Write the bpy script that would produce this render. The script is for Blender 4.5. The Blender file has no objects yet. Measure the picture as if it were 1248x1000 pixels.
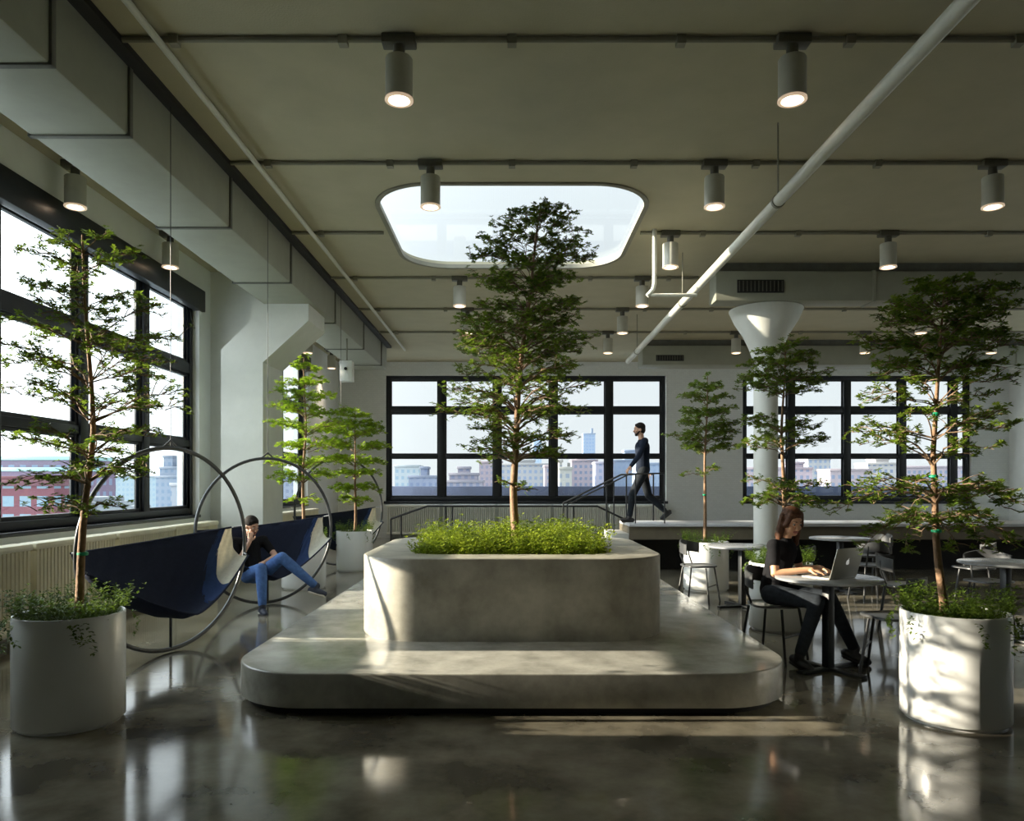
import bpy, bmesh, math, random
from mathutils import Vector, Matrix, noise
PI = math.pi
S = bpy.context.scene
COL = S.collection
F, CX, HY, CZ = 900.0, 624.0, 590.0, 1.5      # focal length in px, vanishing point, camera height

# ------------------------------------------------------------------ materials
def nt(name):
    m = bpy.data.materials.new(name); m.use_nodes = True
    t = m.node_tree; b = t.nodes['Principled BSDF']
    return m, t, b
def mat(name, col, rough=.6, metal=0., spec=.5, var=0., scale=6., bump=0., bscale=40., emit=None, estr=0., rvar=0., col2=None, detail=6.):
    m, t, b = nt(name)
    b.inputs['Base Color'].default_value = (*col, 1); b.inputs['Roughness'].default_value = rough
    b.inputs['Metallic'].default_value = metal; b.inputs['Specular IOR Level'].default_value = spec
    tc = t.nodes.new('ShaderNodeTexCoord')
    if var or col2:
        n = t.nodes.new('ShaderNodeTexNoise'); n.inputs['Scale'].default_value = scale; n.inputs['Detail'].default_value = detail
        n.inputs['Roughness'].default_value = .62
        r = t.nodes.new('ShaderNodeValToRGB'); r.color_ramp.elements[0].position = .32; r.color_ramp.elements[1].position = .68
        c0 = tuple(max(0, c * (1 - var)) for c in col); c1 = col2 or tuple(min(1, c * (1 + var)) for c in col)
        r.color_ramp.elements[0].color = (*c0, 1); r.color_ramp.elements[1].color = (*c1, 1)
        t.links.new(tc.outputs['Object'], n.inputs['Vector']); t.links.new(n.outputs['Fac'], r.inputs['Fac'])
        t.links.new(r.outputs['Color'], b.inputs['Base Color'])
        if rvar:
            mr = t.nodes.new('ShaderNodeMapRange'); mr.inputs['To Min'].default_value = max(0, rough - rvar); mr.inputs['To Max'].default_value = rough + rvar
            t.links.new(n.outputs['Fac'], mr.inputs['Value']); t.links.new(mr.outputs['Result'], b.inputs['Roughness'])
    if bump:
        n2 = t.nodes.new('ShaderNodeTexNoise'); n2.inputs['Scale'].default_value = bscale; n2.inputs['Detail'].default_value = 4
        bp = t.nodes.new('ShaderNodeBump'); bp.inputs['Strength'].default_value = bump; bp.inputs['Distance'].default_value = .02
        t.links.new(tc.outputs['Object'], n2.inputs['Vector']); t.links.new(n2.outputs['Fac'], bp.inputs['Height']); t.links.new(bp.outputs['Normal'], b.inputs['Normal'])
    if emit:
        b.inputs['Emission Color'].default_value = (*emit, 1); b.inputs['Emission Strength'].default_value = estr
    return m
def brick_mat(name, col):
    m, t, b = nt(name)
    tc = t.nodes.new('ShaderNodeTexCoord'); mp = t.nodes.new('ShaderNodeMapping'); mp.inputs['Rotation'].default_value = (PI / 2, 0, 0)
    br = t.nodes.new('ShaderNodeTexBrick'); br.inputs['Scale'].default_value = 4.5; br.inputs['Mortar Size'].default_value = .012
    br.inputs['Color1'].default_value = (*col, 1); br.inputs['Color2'].default_value = (*[c * .95 for c in col], 1); br.inputs['Mortar'].default_value = (*[c * .86 for c in col], 1)
    bp = t.nodes.new('ShaderNodeBump'); bp.inputs['Strength'].default_value = .4; bp.inputs['Distance'].default_value = .02; bp.invert = True
    t.links.new(tc.outputs['Object'], mp.inputs['Vector']); t.links.new(mp.outputs['Vector'], br.inputs['Vector'])
    t.links.new(br.outputs['Color'], b.inputs['Base Color']); t.links.new(br.outputs['Fac'], bp.inputs['Height']); t.links.new(bp.outputs['Normal'], b.inputs['Normal'])
    b.inputs['Roughness'].default_value = .6
    return m
def leaf_mat(name, c0, c1, trans=.45):
    m, t, b = nt(name)
    tc = t.nodes.new('ShaderNodeTexCoord'); n = t.nodes.new('ShaderNodeTexNoise'); n.inputs['Scale'].default_value = 9; n.inputs['Detail'].default_value = 3
    r = t.nodes.new('ShaderNodeValToRGB'); r.color_ramp.elements[0].position = .35; r.color_ramp.elements[1].position = .65
    r.color_ramp.elements[0].color = (*c0, 1); r.color_ramp.elements[1].color = (*c1, 1)
    t.links.new(tc.outputs['Object'], n.inputs['Vector']); t.links.new(n.outputs['Fac'], r.inputs['Fac']); t.links.new(r.outputs['Color'], b.inputs['Base Color'])
    b.inputs['Roughness'].default_value = .45
    tr = t.nodes.new('ShaderNodeBsdfTranslucent'); t.links.new(r.outputs['Color'], tr.inputs['Color'])
    mx = t.nodes.new('ShaderNodeMixShader'); mx.inputs['Fac'].default_value = trans
    t.links.new(b.outputs[0], mx.inputs[1]); t.links.new(tr.outputs[0], mx.inputs[2]); t.links.new(mx.outputs[0], t.nodes['Material Output'].inputs['Surface'])
    return m
def cloth_mat(name, col, trans=.2):
    m = mat(name, col, .85, spec=.2, var=.12, scale=30, bump=.15, bscale=220)
    t = m.node_tree; b = t.nodes['Principled BSDF']
    tr = t.nodes.new('ShaderNodeBsdfTranslucent'); tr.inputs['Color'].default_value = (*col, 1)
    mx = t.nodes.new('ShaderNodeMixShader'); mx.inputs['Fac'].default_value = trans
    t.links.new(b.outputs[0], mx.inputs[1]); t.links.new(tr.outputs[0], mx.inputs[2]); t.links.new(mx.outputs[0], t.nodes['Material Output'].inputs['Surface'])
    return m
def glass_mat(name, tint=(.97, .99, 1.)):
    m = bpy.data.materials.new(name); m.use_nodes = True; t = m.node_tree; t.nodes.clear()
    o = t.nodes.new('ShaderNodeOutputMaterial'); tr = t.nodes.new('ShaderNodeBsdfTransparent'); tr.inputs['Color'].default_value = (*tint, 1)
    gl = t.nodes.new('ShaderNodeBsdfGlossy'); gl.inputs['Roughness'].default_value = .02
    lw = t.nodes.new('ShaderNodeLayerWeight'); lw.inputs['Blend'].default_value = .5
    pw = t.nodes.new('ShaderNodeMath'); pw.operation = 'POWER'; pw.inputs[1].default_value = 5; t.links.new(lw.outputs['Facing'], pw.inputs[0])
    ma = t.nodes.new('ShaderNodeMath'); ma.operation = 'MULTIPLY_ADD'; ma.inputs[1].default_value = .35; ma.inputs[2].default_value = .025; t.links.new(pw.outputs[0], ma.inputs[0])
    mx = t.nodes.new('ShaderNodeMixShader')
    t.links.new(ma.outputs[0], mx.inputs['Fac']); t.links.new(tr.outputs[0], mx.inputs[1]); t.links.new(gl.outputs[0], mx.inputs[2]); t.links.new(mx.outputs[0], o.inputs['Surface'])
    return m
def facade_mat(name, wall, pane, sx=.9, sz=1.1, fx=.5, fz=.55):
    """wall with a regular grid of windows, on the building's own object coordinates"""
    m, t, b = nt(name)
    tc = t.nodes.new('ShaderNodeTexCoord'); sp = t.nodes.new('ShaderNodeSeparateXYZ'); t.links.new(tc.outputs['Object'], sp.inputs[0])
    def M(op, a, v=None, w=None):
        n = t.nodes.new('ShaderNodeMath'); n.operation = op
        for i, q in enumerate((a, v, w)):
            if q is None: continue
            if isinstance(q, (int, float)): n.inputs[i].default_value = q
            else: t.links.new(q, n.inputs[i])
        return n.outputs[0]
    h = M('ADD', sp.outputs['X'], sp.outputs['Y'])
    a = M('LESS_THAN', M('FRACT', M('MULTIPLY', h, sx)), fx)
    c = M('LESS_THAN', M('FRACT', M('MULTIPLY', sp.outputs['Z'], sz)), fz)
    g = M('MULTIPLY', a, c)
    mx = t.nodes.new('ShaderNodeMix'); mx.data_type = 'RGBA'
    mx.inputs[6].default_value = (*wall, 1); mx.inputs[7].default_value = (*pane, 1)
    t.links.new(g, mx.inputs[0]); t.links.new(mx.outputs[2], b.inputs['Base Color']); b.inputs['Roughness'].default_value = .8; b.inputs['Specular IOR Level'].default_value = .1
    return m

M_ = {}
M_['floor'] = mat('polished_concrete_floor', (.105, .094, .070), .10, var=.6, scale=1.5, rvar=.05, bump=.025, bscale=5, col2=(.26, .235, .18), spec=1.)
M_['ceil'] = mat('ceiling_paint', (.46, .425, .30), .8, var=.05, scale=2, bump=.12, bscale=60)
M_['wall'] = mat('white_wall_paint', (.82, .84, .82), .7, var=.03, scale=3)
M_['brick'] = brick_mat('white_painted_brick', (.84, .87, .87))
M_['column'] = mat('column_paint', (.70, .71, .66), .65, var=.04, scale=4)
M_['frame'] = mat('black_window_steel', (.012, .015, .02), .4, var=.2, scale=12)
M_['glass'] = glass_mat('window_glass')
M_['conc'] = mat('cast_concrete', (.37, .365, .325), .17, var=.30, scale=3.2, rvar=.07, bump=.02, bscale=14, col2=(.50, .49, .44), spec=.75)
M_['conc2'] = mat('planter_concrete', (.37, .35, .29), .5, var=.32, scale=3.0, bump=.10, bscale=26, col2=(.49, .47, .40))
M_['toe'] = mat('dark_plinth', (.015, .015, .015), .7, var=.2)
M_['duct'] = mat('duct_paint', (.29, .295, .235), .55, var=.05, scale=4)
M_['flange'] = mat('flange_shade_grey', (.11, .11, .09), .6, var=.2)  # grey darkened to hold the shade at duct seams and gaps
M_['pipe'] = mat('pipe_paint', (.62, .62, .54), .4, var=.05, scale=5)
M_['conduit'] = mat('conduit_grey', (.24, .23, .18), .6, var=.1)
M_['grille'] = mat('black_grille', (.015, .015, .015), .5, var=.2)
M_['lamp'] = mat('lamp_casing', (.50, .49, .42), .4, var=.05, scale=8)
M_['lampdark'] = mat('lamp_bracket_dark', (.10, .095, .075), .5, var=.15)
M_['glow'] = mat('lamp_glow', (1, .9, .8), .5, emit=(1, .80, .62), estr=9.)
M_['rim'] = mat('lamp_rim', (.85, .70, .55), .3, emit=(1, .72, .5), estr=.35)
M_['rad'] = mat('cream_radiator', (.86, .79, .58), .45, var=.06, scale=6)
M_['radw'] = mat('grey_radiator', (.82, .82, .75), .45, var=.06, scale=6)
M_['pot'] = mat('white_pot_enamel', (.80, .81, .80), .22, var=.02, scale=4)
M_['soil'] = mat('dark_soil', (.03, .022, .015), .95, var=.4, scale=30, bump=.6, bscale=60)
M_['bark'] = mat('tan_bark', (.27, .16, .09), .8, var=.35, scale=14, bump=.4, bscale=50)
M_['twig'] = mat('twig_bark', (.20, .13, .08), .8, var=.3, scale=14)
M_['leaf'] = leaf_mat('tree_leaf', (.065, .12, .012), (.22, .32, .03))
M_['leaf_sunlit'] = leaf_mat('sunlit_tree_leaf', (.15, .27, .015), (.46, .62, .05), .5)  # lighter copy of the leaf, sunlight painted into its green
M_['bush'] = leaf_mat('planter_leaf', (.12, .19, .015), (.45, .54, .05), .35)
M_['cover'] = leaf_mat('pot_cover_leaf', (.05, .10, .012), (.18, .27, .03), .35)
M_['tie'] = mat('green_tie', (.01, .38, .18), .5, var=.1)
M_['black'] = mat('black_metal', (.014, .016, .018), .38, var=.15, scale=10)
M_['ring'] = mat('hoop_steel', (.075, .08, .085), .35, metal=.3, var=.1, scale=5)
M_['sling'] = cloth_mat('navy_canvas', (.020, .027, .055), .12)
M_['litcanvas'] = cloth_mat('lit_navy_canvas', (.035, .065, .17), .2)  # brighter blue copy of the navy canvas, painted as its lit part
M_['canvas'] = cloth_mat('cream_canvas', (.75, .72, .62), .3)
M_['ttop'] = mat('grey_table_laminate', (.27, .28, .295), .22, var=.04, scale=5)
M_['seat'] = mat('dark_seat_ply', (.05, .052, .055), .35, var=.15, scale=8)
M_['alu'] = mat('laptop_aluminium', (.46, .45, .40), .38, metal=.55, var=.02)
M_['logo'] = mat('laptop_logo_white', (.9, .9, .88), .3, emit=(1, 1, 1), estr=.25)
M_['key'] = mat('laptop_keys', (.02, .02, .02), .5, var=.1)
M_['screen'] = mat('laptop_screen', (.02, .02, .025), .15, emit=(.75, .85, 1), estr=.35)
M_['deck'] = mat('deck_concrete', (.34, .33, .30), .35, var=.12, scale=3)
M_['deckedge'] = mat('deck_nosing', (.50, .51, .54), .3, var=.05)
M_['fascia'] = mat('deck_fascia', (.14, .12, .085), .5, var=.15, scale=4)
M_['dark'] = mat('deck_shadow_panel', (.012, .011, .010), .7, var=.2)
M_['steps'] = mat('pale_step_concrete', (.55, .55, .52), .5, var=.08)
M_['parapet'] = mat('navy_parapet', (.035, .05, .10), .6, var=.25, scale=1)
M_['skin'] = mat('skin', (.56, .33, .23), .5, var=.08, scale=20)
M_['skin2'] = mat('warm_skin', (.62, .34, .20), .5, var=.08, scale=20)
M_['hairb'] = mat('black_hair', (.014, .011, .010), .8, spec=.2, var=.3, scale=60, bump=.3, bscale=120)
M_['hairr'] = mat('auburn_hair', (.09, .034, .013), .6, spec=.3, var=.35, scale=60, bump=.3, bscale=120)
M_['tee'] = mat('black_knit', (.010, .010, .012), .9, spec=.15, var=.2, scale=40, bump=.15, bscale=150)
M_['sweater'] = mat('navy_sweater', (.014, .020, .036), .9, spec=.15, var=.2, scale=40, bump=.15, bscale=150)
M_['jeans'] = mat('blue_denim', (.055, .13, .34), .85, var=.25, scale=25, bump=.2, bscale=150)
M_['trous'] = mat('charcoal_trousers', (.018, .022, .028), .85, spec=.15, var=.2, scale=30, bump=.15, bscale=140)
M_['legg'] = mat('grey_black_jeans', (.022, .027, .034), .85, spec=.15, var=.3, scale=18, bump=.15, bscale=140)
M_['shoe'] = mat('black_shoe', (.012, .012, .014), .5, var=.2)
M_['shoeb'] = mat('navy_shoe', (.015, .02, .04), .6, var=.2)
M_['sole'] = mat('pale_sole', (.55, .52, .45), .6, var=.08)
M_['eye'] = mat('eye_white', (.42, .40, .38), .6, spec=.2, var=.03)
M_['iris'] = mat('dark_iris', (.03, .02, .015), .2, var=.05)
M_['lip'] = mat('lip', (.42, .15, .12), .5, var=.08)
M_['white'] = mat('white_plastic', (.82, .83, .80), .4, var=.02)
M_['ground'] = mat('hazy_city_ground', (.42, .48, .50), .9, var=.15, scale=.05)

# ------------------------------------------------------------------ mesh helpers
class MB:
    def __init__(s): s.v = []; s.f = []; s.m = []
    def add(s, vs, fs, mi=0):
        o = len(s.v); s.v += [tuple(v) for v in vs]; s.f += [tuple(i + o for i in f) for f in fs]; s.m += [mi] * len(fs)
    def box(s, x0, x1, y0, y1, z0, z1, mi=0, bev=0):
        if bev:
            b = min(bev, (x1 - x0) * .45, (y1 - y0) * .45, (z1 - z0) * .45)
            bm = bmesh.new(); bmesh.ops.create_cube(bm, size=1)
            for v in bm.verts: v.co = ((x0 + x1) / 2 + v.co.x * (x1 - x0), (y0 + y1) / 2 + v.co.y * (y1 - y0), (z0 + z1) / 2 + v.co.z * (z1 - z0))
            bmesh.ops.bevel(bm, geom=bm.edges[:], offset=b, segments=2, affect='EDGES', profile=.5)
            bm.verts.index_update(); s.add([v.co[:] for v in bm.verts], [[v.index for v in f.verts] for f in bm.faces], mi); bm.free(); return
        s.add([(x0, y0, z0), (x1, y0, z0), (x1, y1, z0), (x0, y1, z0), (x0, y0, z1), (x1, y0, z1), (x1, y1, z1), (x0, y1, z1)],
              [(0, 3, 2, 1), (4, 5, 6, 7), (0, 1, 5, 4), (1, 2, 6, 5), (2, 3, 7, 6), (3, 0, 4, 7)], mi)
    def tube(s, pts, r, n=8, mi=0, cap=True, closed=False):
        pts = [Vector(p) for p in pts]; k = len(pts); rs = r if isinstance(r, (list, tuple)) else [r] * k
        vs = []; fs = []; prev = None
        for i, p in enumerate(pts):
            if closed: d = pts[(i + 1) % k] - pts[i - 1]
            else: d = pts[min(i + 1, k - 1)] - pts[max(i - 1, 0)]
            d = d.normalized() if d.length > 1e-9 else Vector((0, 0, 1))
            if prev is None:
                a = Vector((0, 0, 1)) if abs(d.z) < .9 else Vector((1, 0, 0)); u = d.cross(a).normalized()
            else:
                u = prev - d * prev.dot(d); u = u.normalized() if u.length > 1e-6 else d.orthogonal().normalized()
            prev = u; w = d.cross(u)
            vs += [p + (u * math.cos(2 * PI * j / n) + w * math.sin(2 * PI * j / n)) * rs[i] for j in range(n)]
        for i in range(k if closed else k - 1):
            a = i * n; b = ((i + 1) % k) * n
            fs += [(a + j, a + (j + 1) % n, b + (j + 1) % n, b + j) for j in range(n)]
        if cap and not closed:
            fs += [tuple(range(n - 1, -1, -1)), tuple((k - 1) * n + j for j in range(n))]
        s.add(vs, fs, mi)
    def lathe(s, prof, c=(0, 0, 0), n=48, mi=0, ends=True):
        vs = []; fs = []
        for r, z in prof: vs += [(c[0] + r * math.cos(2 * PI * j / n), c[1] + r * math.sin(2 * PI * j / n), c[2] + z) for j in range(n)]
        for i in range(len(prof) - 1):
            fs += [(i * n + j, i * n + (j + 1) % n, (i + 1) * n + (j + 1) % n, (i + 1) * n + j) for j in range(n)]
        if ends and prof[0][0] > 1e-6: fs.append(tuple(range(n - 1, -1, -1)))
        if ends and prof[-1][0] > 1e-6: fs.append(tuple((len(prof) - 1) * n + j for j in range(n)))
        s.add(vs, fs, mi)
    def prism(s, poly, z0, z1, mi=0):           # outline in xy, extruded in z
        n = len(poly)
        s.add([(x, y, z0) for x, y in poly] + [(x, y, z1) for x, y in poly],
              [tuple(range(n - 1, -1, -1)), tuple(range(n, 2 * n))] + [(i, (i + 1) % n, n + (i + 1) % n, n + i) for i in range(n)], mi)
    def prism_y(s, poly, y0, y1, mi=0):         # outline in xz, extruded in y
        n = len(poly)
        s.add([(x, y0, z) for x, z in poly] + [(x, y1, z) for x, z in poly],
              [tuple(range(n)), tuple(range(2 * n - 1, n - 1, -1))] + [(n + i, n + (i + 1) % n, (i + 1) % n, i) for i in range(n)], mi)
    def ball(s, c, r, n=12, m=8, mi=0, mtx=None):
        r = r if isinstance(r, (tuple, list)) else (r, r, r); vs = []; fs = []
        for i in range(m + 1):
            th = PI * i / m
            for j in range(n):
                ph = 2 * PI * j / n; v = Vector((r[0] * math.sin(th) * math.cos(ph), r[1] * math.sin(th) * math.sin(ph), r[2] * math.cos(th)))
                if mtx is not None: v = mtx @ v
                vs.append(v + Vector(c))
        for i in range(m): fs += [(i * n + j, (i + 1) * n + j, (i + 1) * n + (j + 1) % n, i * n + (j + 1) % n) for j in range(n)]
        s.add(vs, fs, mi)
    def cap(s, p0, p1, r0, r1, n=14, mi=0):     # tapered capsule
        p0 = Vector(p0); p1 = Vector(p1); d = (p1 - p0).normalized(); pts = []; rs = []
        for a in (80, 60, 40, 20): t = math.radians(a); pts.append(p0 - d * r0 * math.sin(t)); rs.append(r0 * math.cos(t))
        pts += [p0, p1]; rs += [r0, r1]
        for a in (20, 40, 60, 80): t = math.radians(a); pts.append(p1 + d * r1 * math.sin(t)); rs.append(r1 * math.cos(t))
        s.tube(pts, rs, n, mi)
    def build(s, name, mats, parent=None, smooth=35, loc=None, clean=True):
        me = bpy.data.meshes.new(name); me.from_pydata(s.v, [], s.f)
        mats = mats if isinstance(mats, (list, tuple)) else [mats]
        for m in mats: me.materials.append(M_[m] if isinstance(m, str) else m)
        if any(s.m): me.polygons.foreach_set('material_index', s.m)
        if clean:
            bm = bmesh.new(); bm.from_mesh(me); bmesh.ops.remove_doubles(bm, verts=bm.verts, dist=1e-6); bmesh.ops.recalc_face_normals(bm, faces=bm.faces); bm.to_mesh(me); bm.free()
        if smooth:
            me.polygons.foreach_set('use_smooth', [True] * len(me.polygons)); me.set_sharp_from_angle(angle=math.radians(smooth))
        o = bpy.data.objects.new(name, me); COL.objects.link(o)
        if parent: o.parent = parent
        if loc: o.location = loc
        return o
def tag(o, label, cat, group=None, kind=None):
    o['label'] = label; o['category'] = cat
    if group: o['group'] = group
    if kind: o['kind'] = kind
    return o
def thing(name, label, cat, loc=(0, 0, 0), rz=0, group=None, kind=None):
    o = bpy.data.objects.new(name, None); COL.objects.link(o); o.location = loc; o.rotation_euler = (0, 0, rz); o.empty_display_size = .1
    return tag(o, label, cat, group, kind)
def struct(o, label=None):
    o['kind'] = 'structure'
    if label: o['label'] = label
    return o
KIDS = {}
def dup(o, parent=None):
    c = o.copy(); COL.objects.link(c)
    if parent: c.parent = parent
    for ch in o.children: dup(ch, c)
    return c
def copy_thing(o, loc, rz, label):
    c = dup(o); c.location = loc; c.rotation_euler = (0, 0, rz); c['label'] = label
    return c
def rrect(x0, x1, y0, y1, r, n=10):
    out = []
    for cx, cy, a in ((x1 - r, y1 - r, 0), (x0 + r, y1 - r, 90), (x0 + r, y0 + r, 180), (x1 - r, y0 + r, 270)):
        for i in range(n + 1):
            t = math.radians(a + 90 * i / n); out.append((cx + r * math.cos(t), cy + r * math.sin(t)))
    return out
def shrink(poly, d, c): # inset of a convex rounded outline
    n = len(poly); out = []
    for i in range(n):
        p = Vector(poly[i]); t = Vector(poly[(i + 1) % n]) - Vector(poly[i - 1]); nn = Vector((-t.y, t.x)).normalized()
        if nn.dot(Vector(c) - p) < 0: nn = -nn
        out.append(tuple(p + nn * d))
    return out

# ------------------------------------------------------------------ the room
XL, XR, YB, YF, H = -4.9, 14.0, -4.0, 20.8, 4.95
b = MB(); b.box(XL - .35, XR + .3, YB - .3, YF + .35, -.3, 0); struct(b.build('floor', 'floor', smooth=0))
# ceiling with a rounded square skylight opening
SK = rrect(-1.66, 1.66, 8.46, 11.74, .72, 14)
b = MB(); OC = Vector((0, 10.1)); n = len(SK); outer = []
for x, y in SK:
    d = Vector((x, y)) - OC; t = min([(XR + .3 - OC.x) / d.x if d.x > 1e-6 else 1e9, (XL - .35 - OC.x) / d.x if d.x < -1e-6 else 1e9, (YF + .35 - OC.y) / d.y if d.y > 1e-6 else 1e9, (YB - .3 - OC.y) / d.y if d.y < -1e-6 else 1e9]); outer.append(tuple(OC + d * t))
cor = [(XR + .3, YF + .35), (XL - .35, YF + .35), (XL - .35, YB - .3), (XR + .3, YB - .3)]
for zz in (H, H + .09):
    vs = [(x, y, zz) for x, y in SK] + [(x, y, zz) for x, y in outer]; fs = []
    for i in range(n):
        j = (i + 1) % n; A = Vector(outer[i]); B = Vector(outer[j]); poly = [i, n + i]
        for c in cor:
            if abs(A.x - B.x) > 1e-5 and abs(A.y - B.y) > 1e-5 and min(A.x, B.x) - 1e-4 <= c[0] <= max(A.x, B.x) + 1e-4 and min(A.y, B.y) - 1e-4 <= c[1] <= max(A.y, B.y) + 1e-4:
                vs.append((c[0], c[1], zz)); poly.append(len(vs) - 1)
        poly += [n + j, j]; fs.append(tuple(poly))
    b.add(vs, fs)
b.add([(x, y, H) for x, y in SK] + [(x, y, H + .09) for x, y in SK], [(i, (i + 1) % n, n + (i + 1) % n, n + i) for i in range(n)])
struct(b.build('ceiling', 'ceil', smooth=30, clean=False))
# skylight rim and pane
w6 = thing('window_6', 'rounded square skylight in the ceiling above the planter', 'skylight', kind='structure')
b = MB(); so = shrink(SK, -.03, (0, 10.1)); si = shrink(SK, .03, (0, 10.1))
for k in range(n):
    j = (k + 1) % n; z0, z1 = H - .02, H + .04
    b.add([(*so[k], z0), (*so[j], z0), (*si[j], z0), (*si[k], z0), (*so[k], z1), (*so[j], z1), (*si[j], z1), (*si[k], z1)], [(0, 1, 2, 3), (7, 6, 5, 4), (0, 4, 5, 1), (3, 2, 6, 7)])
b.build('window_frame', 'conduit', w6)
b = MB(); b.prism(shrink(SK, .002, (0, 10.1)), H + .07, H + .082); b.build('pane', 'glass', w6, smooth=0)

WINS = {}
def wall_x(name, xa, xb, y0, y1, holes, m):      # wall in the yz plane with rectangular openings (y0,y1,z0,z1)
    b = MB(); ys = sorted({y0, y1, *[h[0] for h in holes], *[h[1] for h in holes]})
    for a, c in zip(ys, ys[1:]):
        hs = sorted([h for h in holes if h[0] <= a + 1e-6 and h[1] >= c - 1e-6], key=lambda h: h[2]); z = 0
        for h in hs: b.box(xa, xb, a, c, z, h[2]); z = h[3]
        b.box(xa, xb, a, c, z, H)
    return struct(b.build(name, m, smooth=0))
def wall_y(name, ya, yb, x0, x1, holes, m):
    b = MB(); xs = sorted({x0, x1, *[h[0] for h in holes], *[h[1] for h in holes]})
    for a, c in zip(xs, xs[1:]):
        hs = sorted([h for h in holes if h[0] <= a + 1e-6 and h[1] >= c - 1e-6], key=lambda h: h[2]); z = 0
        for h in hs: b.box(a, c, ya, yb, z, h[2]); z = h[3]
        b.box(a, c, ya, yb, z, H)
    return struct(b.build(name, m, smooth=0))
LH = [(4.27, 5.58, 1.28, 4.53), (5.62, 11.57, 1.03, 4.53), (12.75, 17.72, 1.03, 4.53)]
FH = [(-3.56, 4.34, 1.03, 4.57), (6.50, 12.95, 1.03, 4.57)]
RH = [(6.0, 11.5, 1.0, 4.4), (12.7, 18., 1.0, 4.4)]
wall_x('wall_left', XL - .35, XL, YB, YF, LH, 'wall')
wall_y('wall_far', YF, YF + .35, XL, XR, FH, 'brick')
wall_x('wall_right', XR, XR + .3, YB, YF, RH, 'wall')
wall_y('wall_back', YB - .3, YB, XL, XR, [], 'wall')

def window(name, label, axis, hole, at, muls, trans, fw=.10, mw=.16, head=.0, sash=True):
    a0, a1, z0, z1 = hole; w = thing(name, label, 'window', kind='structure')
    def bx(b, p0, p1, q0, q1, d0, d1):
        if axis == 'x': b.box(at + d0, at + d1, p0, p1, q0, q1, bev=.008)
        else: b.box(p0, p1, at + d0, at + d1, q0, q1, bev=.008)
    b = MB(); D0, D1 = -.06, .06
    bx(b, a0, a0 + fw, z0, z1, D0, D1); bx(b, a1 - fw, a1, z0, z1, D0, D1)
    bx(b, a0 + fw, a1 - fw, z0, z0 + fw, D0, D1); bx(b, a0 + fw, a1 - fw, z1 - fw - head, z1, D0, D1)
    b.build('window_frame', 'frame', w)
    for m in muls:
        b = MB(); bx(b, m - mw / 2, m + mw / 2, z0 + fw, z1 - fw - head, D0 - .01, D1 + .01); b.build('mullion', 'frame', w)
    xs = [a0 + fw, *muls, a1 - fw]; zs = [z0 + fw] + [t[0] for t in trans] + [z1 - fw - head]
    for i in range(len(xs) - 1):
        p0 = xs[i] + (mw / 2 if i else 0); p1 = xs[i + 1] - (mw / 2 if i < len(xs) - 2 else 0)
        for t, tw in trans:
            b = MB(); bx(b, p0, p1, t - tw / 2, t + tw / 2, D0 + .005, D1 - .005); b.build('transom', 'frame', w)
        for k in range(len(zs) - 1):
            q0 = zs[k] + (trans[k - 1][1] / 2 if k else 0); q1 = zs[k + 1] - (trans[k][1] / 2 if k < len(zs) - 2 else 0)
            if sash:
                b = MB(); sw = .035 if axis == 'y' else .045
                bx(b, p0, p0 + sw, q0, q1, -.03, .03); bx(b, p1 - sw, p1, q0, q1, -.03, .03); bx(b, p0 + sw, p1 - sw, q0, q0 + sw, -.03, .03); bx(b, p0 + sw, p1 - sw, q1 - sw, q1, -.03, .03)
                fr = b.build('sash', 'frame', w); e = sw
            else: fr = w; e = 0
            b = MB()
            if axis == 'x': b.box(at - .003, at + .003, p0 + e, p1 - e, q0 + e, q1 - e)
            else: b.box(p0 + e, p1 - e, at - .003, at + .003, q0 + e, q1 - e)
            b.build('pane', 'glass', fr, smooth=0)
    return w
XW = XL - .16
LT = [(2.13, .10), (3.30, .17)]
window('window_5', 'narrow high-silled black window ahead of the big left window', 'x', LH[0], XW, [], LT)
window('window_1', 'big black steel window wall on the left above the cream radiators', 'x', LH[1], XW, [7.14, 8.63, 10.10], LT, head=.16)
window('window_2', 'second black steel window on the left beyond the white pier', 'x', LH[2], XW, [14.4, 16.05], LT, head=.16)
FT = [(2.30, .09), (3.60, .17)]
window('window_3', 'long black framed window in the far wall behind the walking man', 'y', FH[0], YF + .16, [-1.99, -.42, 1.17, 2.74], FT, fw=.12, mw=.20, sash=True)
window('window_4', 'black framed window in the far wall behind the seated woman', 'y', FH[1], YF + .16, [7.9, 9.48, 11.05, 12.5], FT, fw=.12, mw=.20)
window('window_7', 'right wall window opposite the big left window', 'x', RH[0], XR + .15, [7.8, 9.6], LT)
window('window_8', 'right wall window behind the deck edge', 'x', RH[1], XR + .15, [14.4, 16.2], LT)
# blind boxes and sills of the left windows
for nm, h, tx in (('trim_1', LH[1], 'black blind box along the head of the big left window'), ('trim_2', LH[2], 'black blind box along the head of the second left window')):
    b = MB(); b.box(XL - .08, XL + .05, h[0], h[1] + .12, 4.22, 4.55, bev=.01); struct(b.build(nm, 'frame'), tx)
for nm, h in (('trim_3', LH[1]), ('trim_4', LH[2])):
    b = MB(); b.box(XL - .34, XL + .03, h[0], h[1], .985, 1.03, bev=.008); struct(b.build(nm, 'frame'))
for nm, h in (('trim_5', FH[0]), ('trim_6', FH[1])):
    b = MB(); b.box(h[0] - .05, h[1] + .05, YF - .04, YF + .2, .955, 1.03, bev=.008); struct(b.build(nm, 'frame'))

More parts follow.
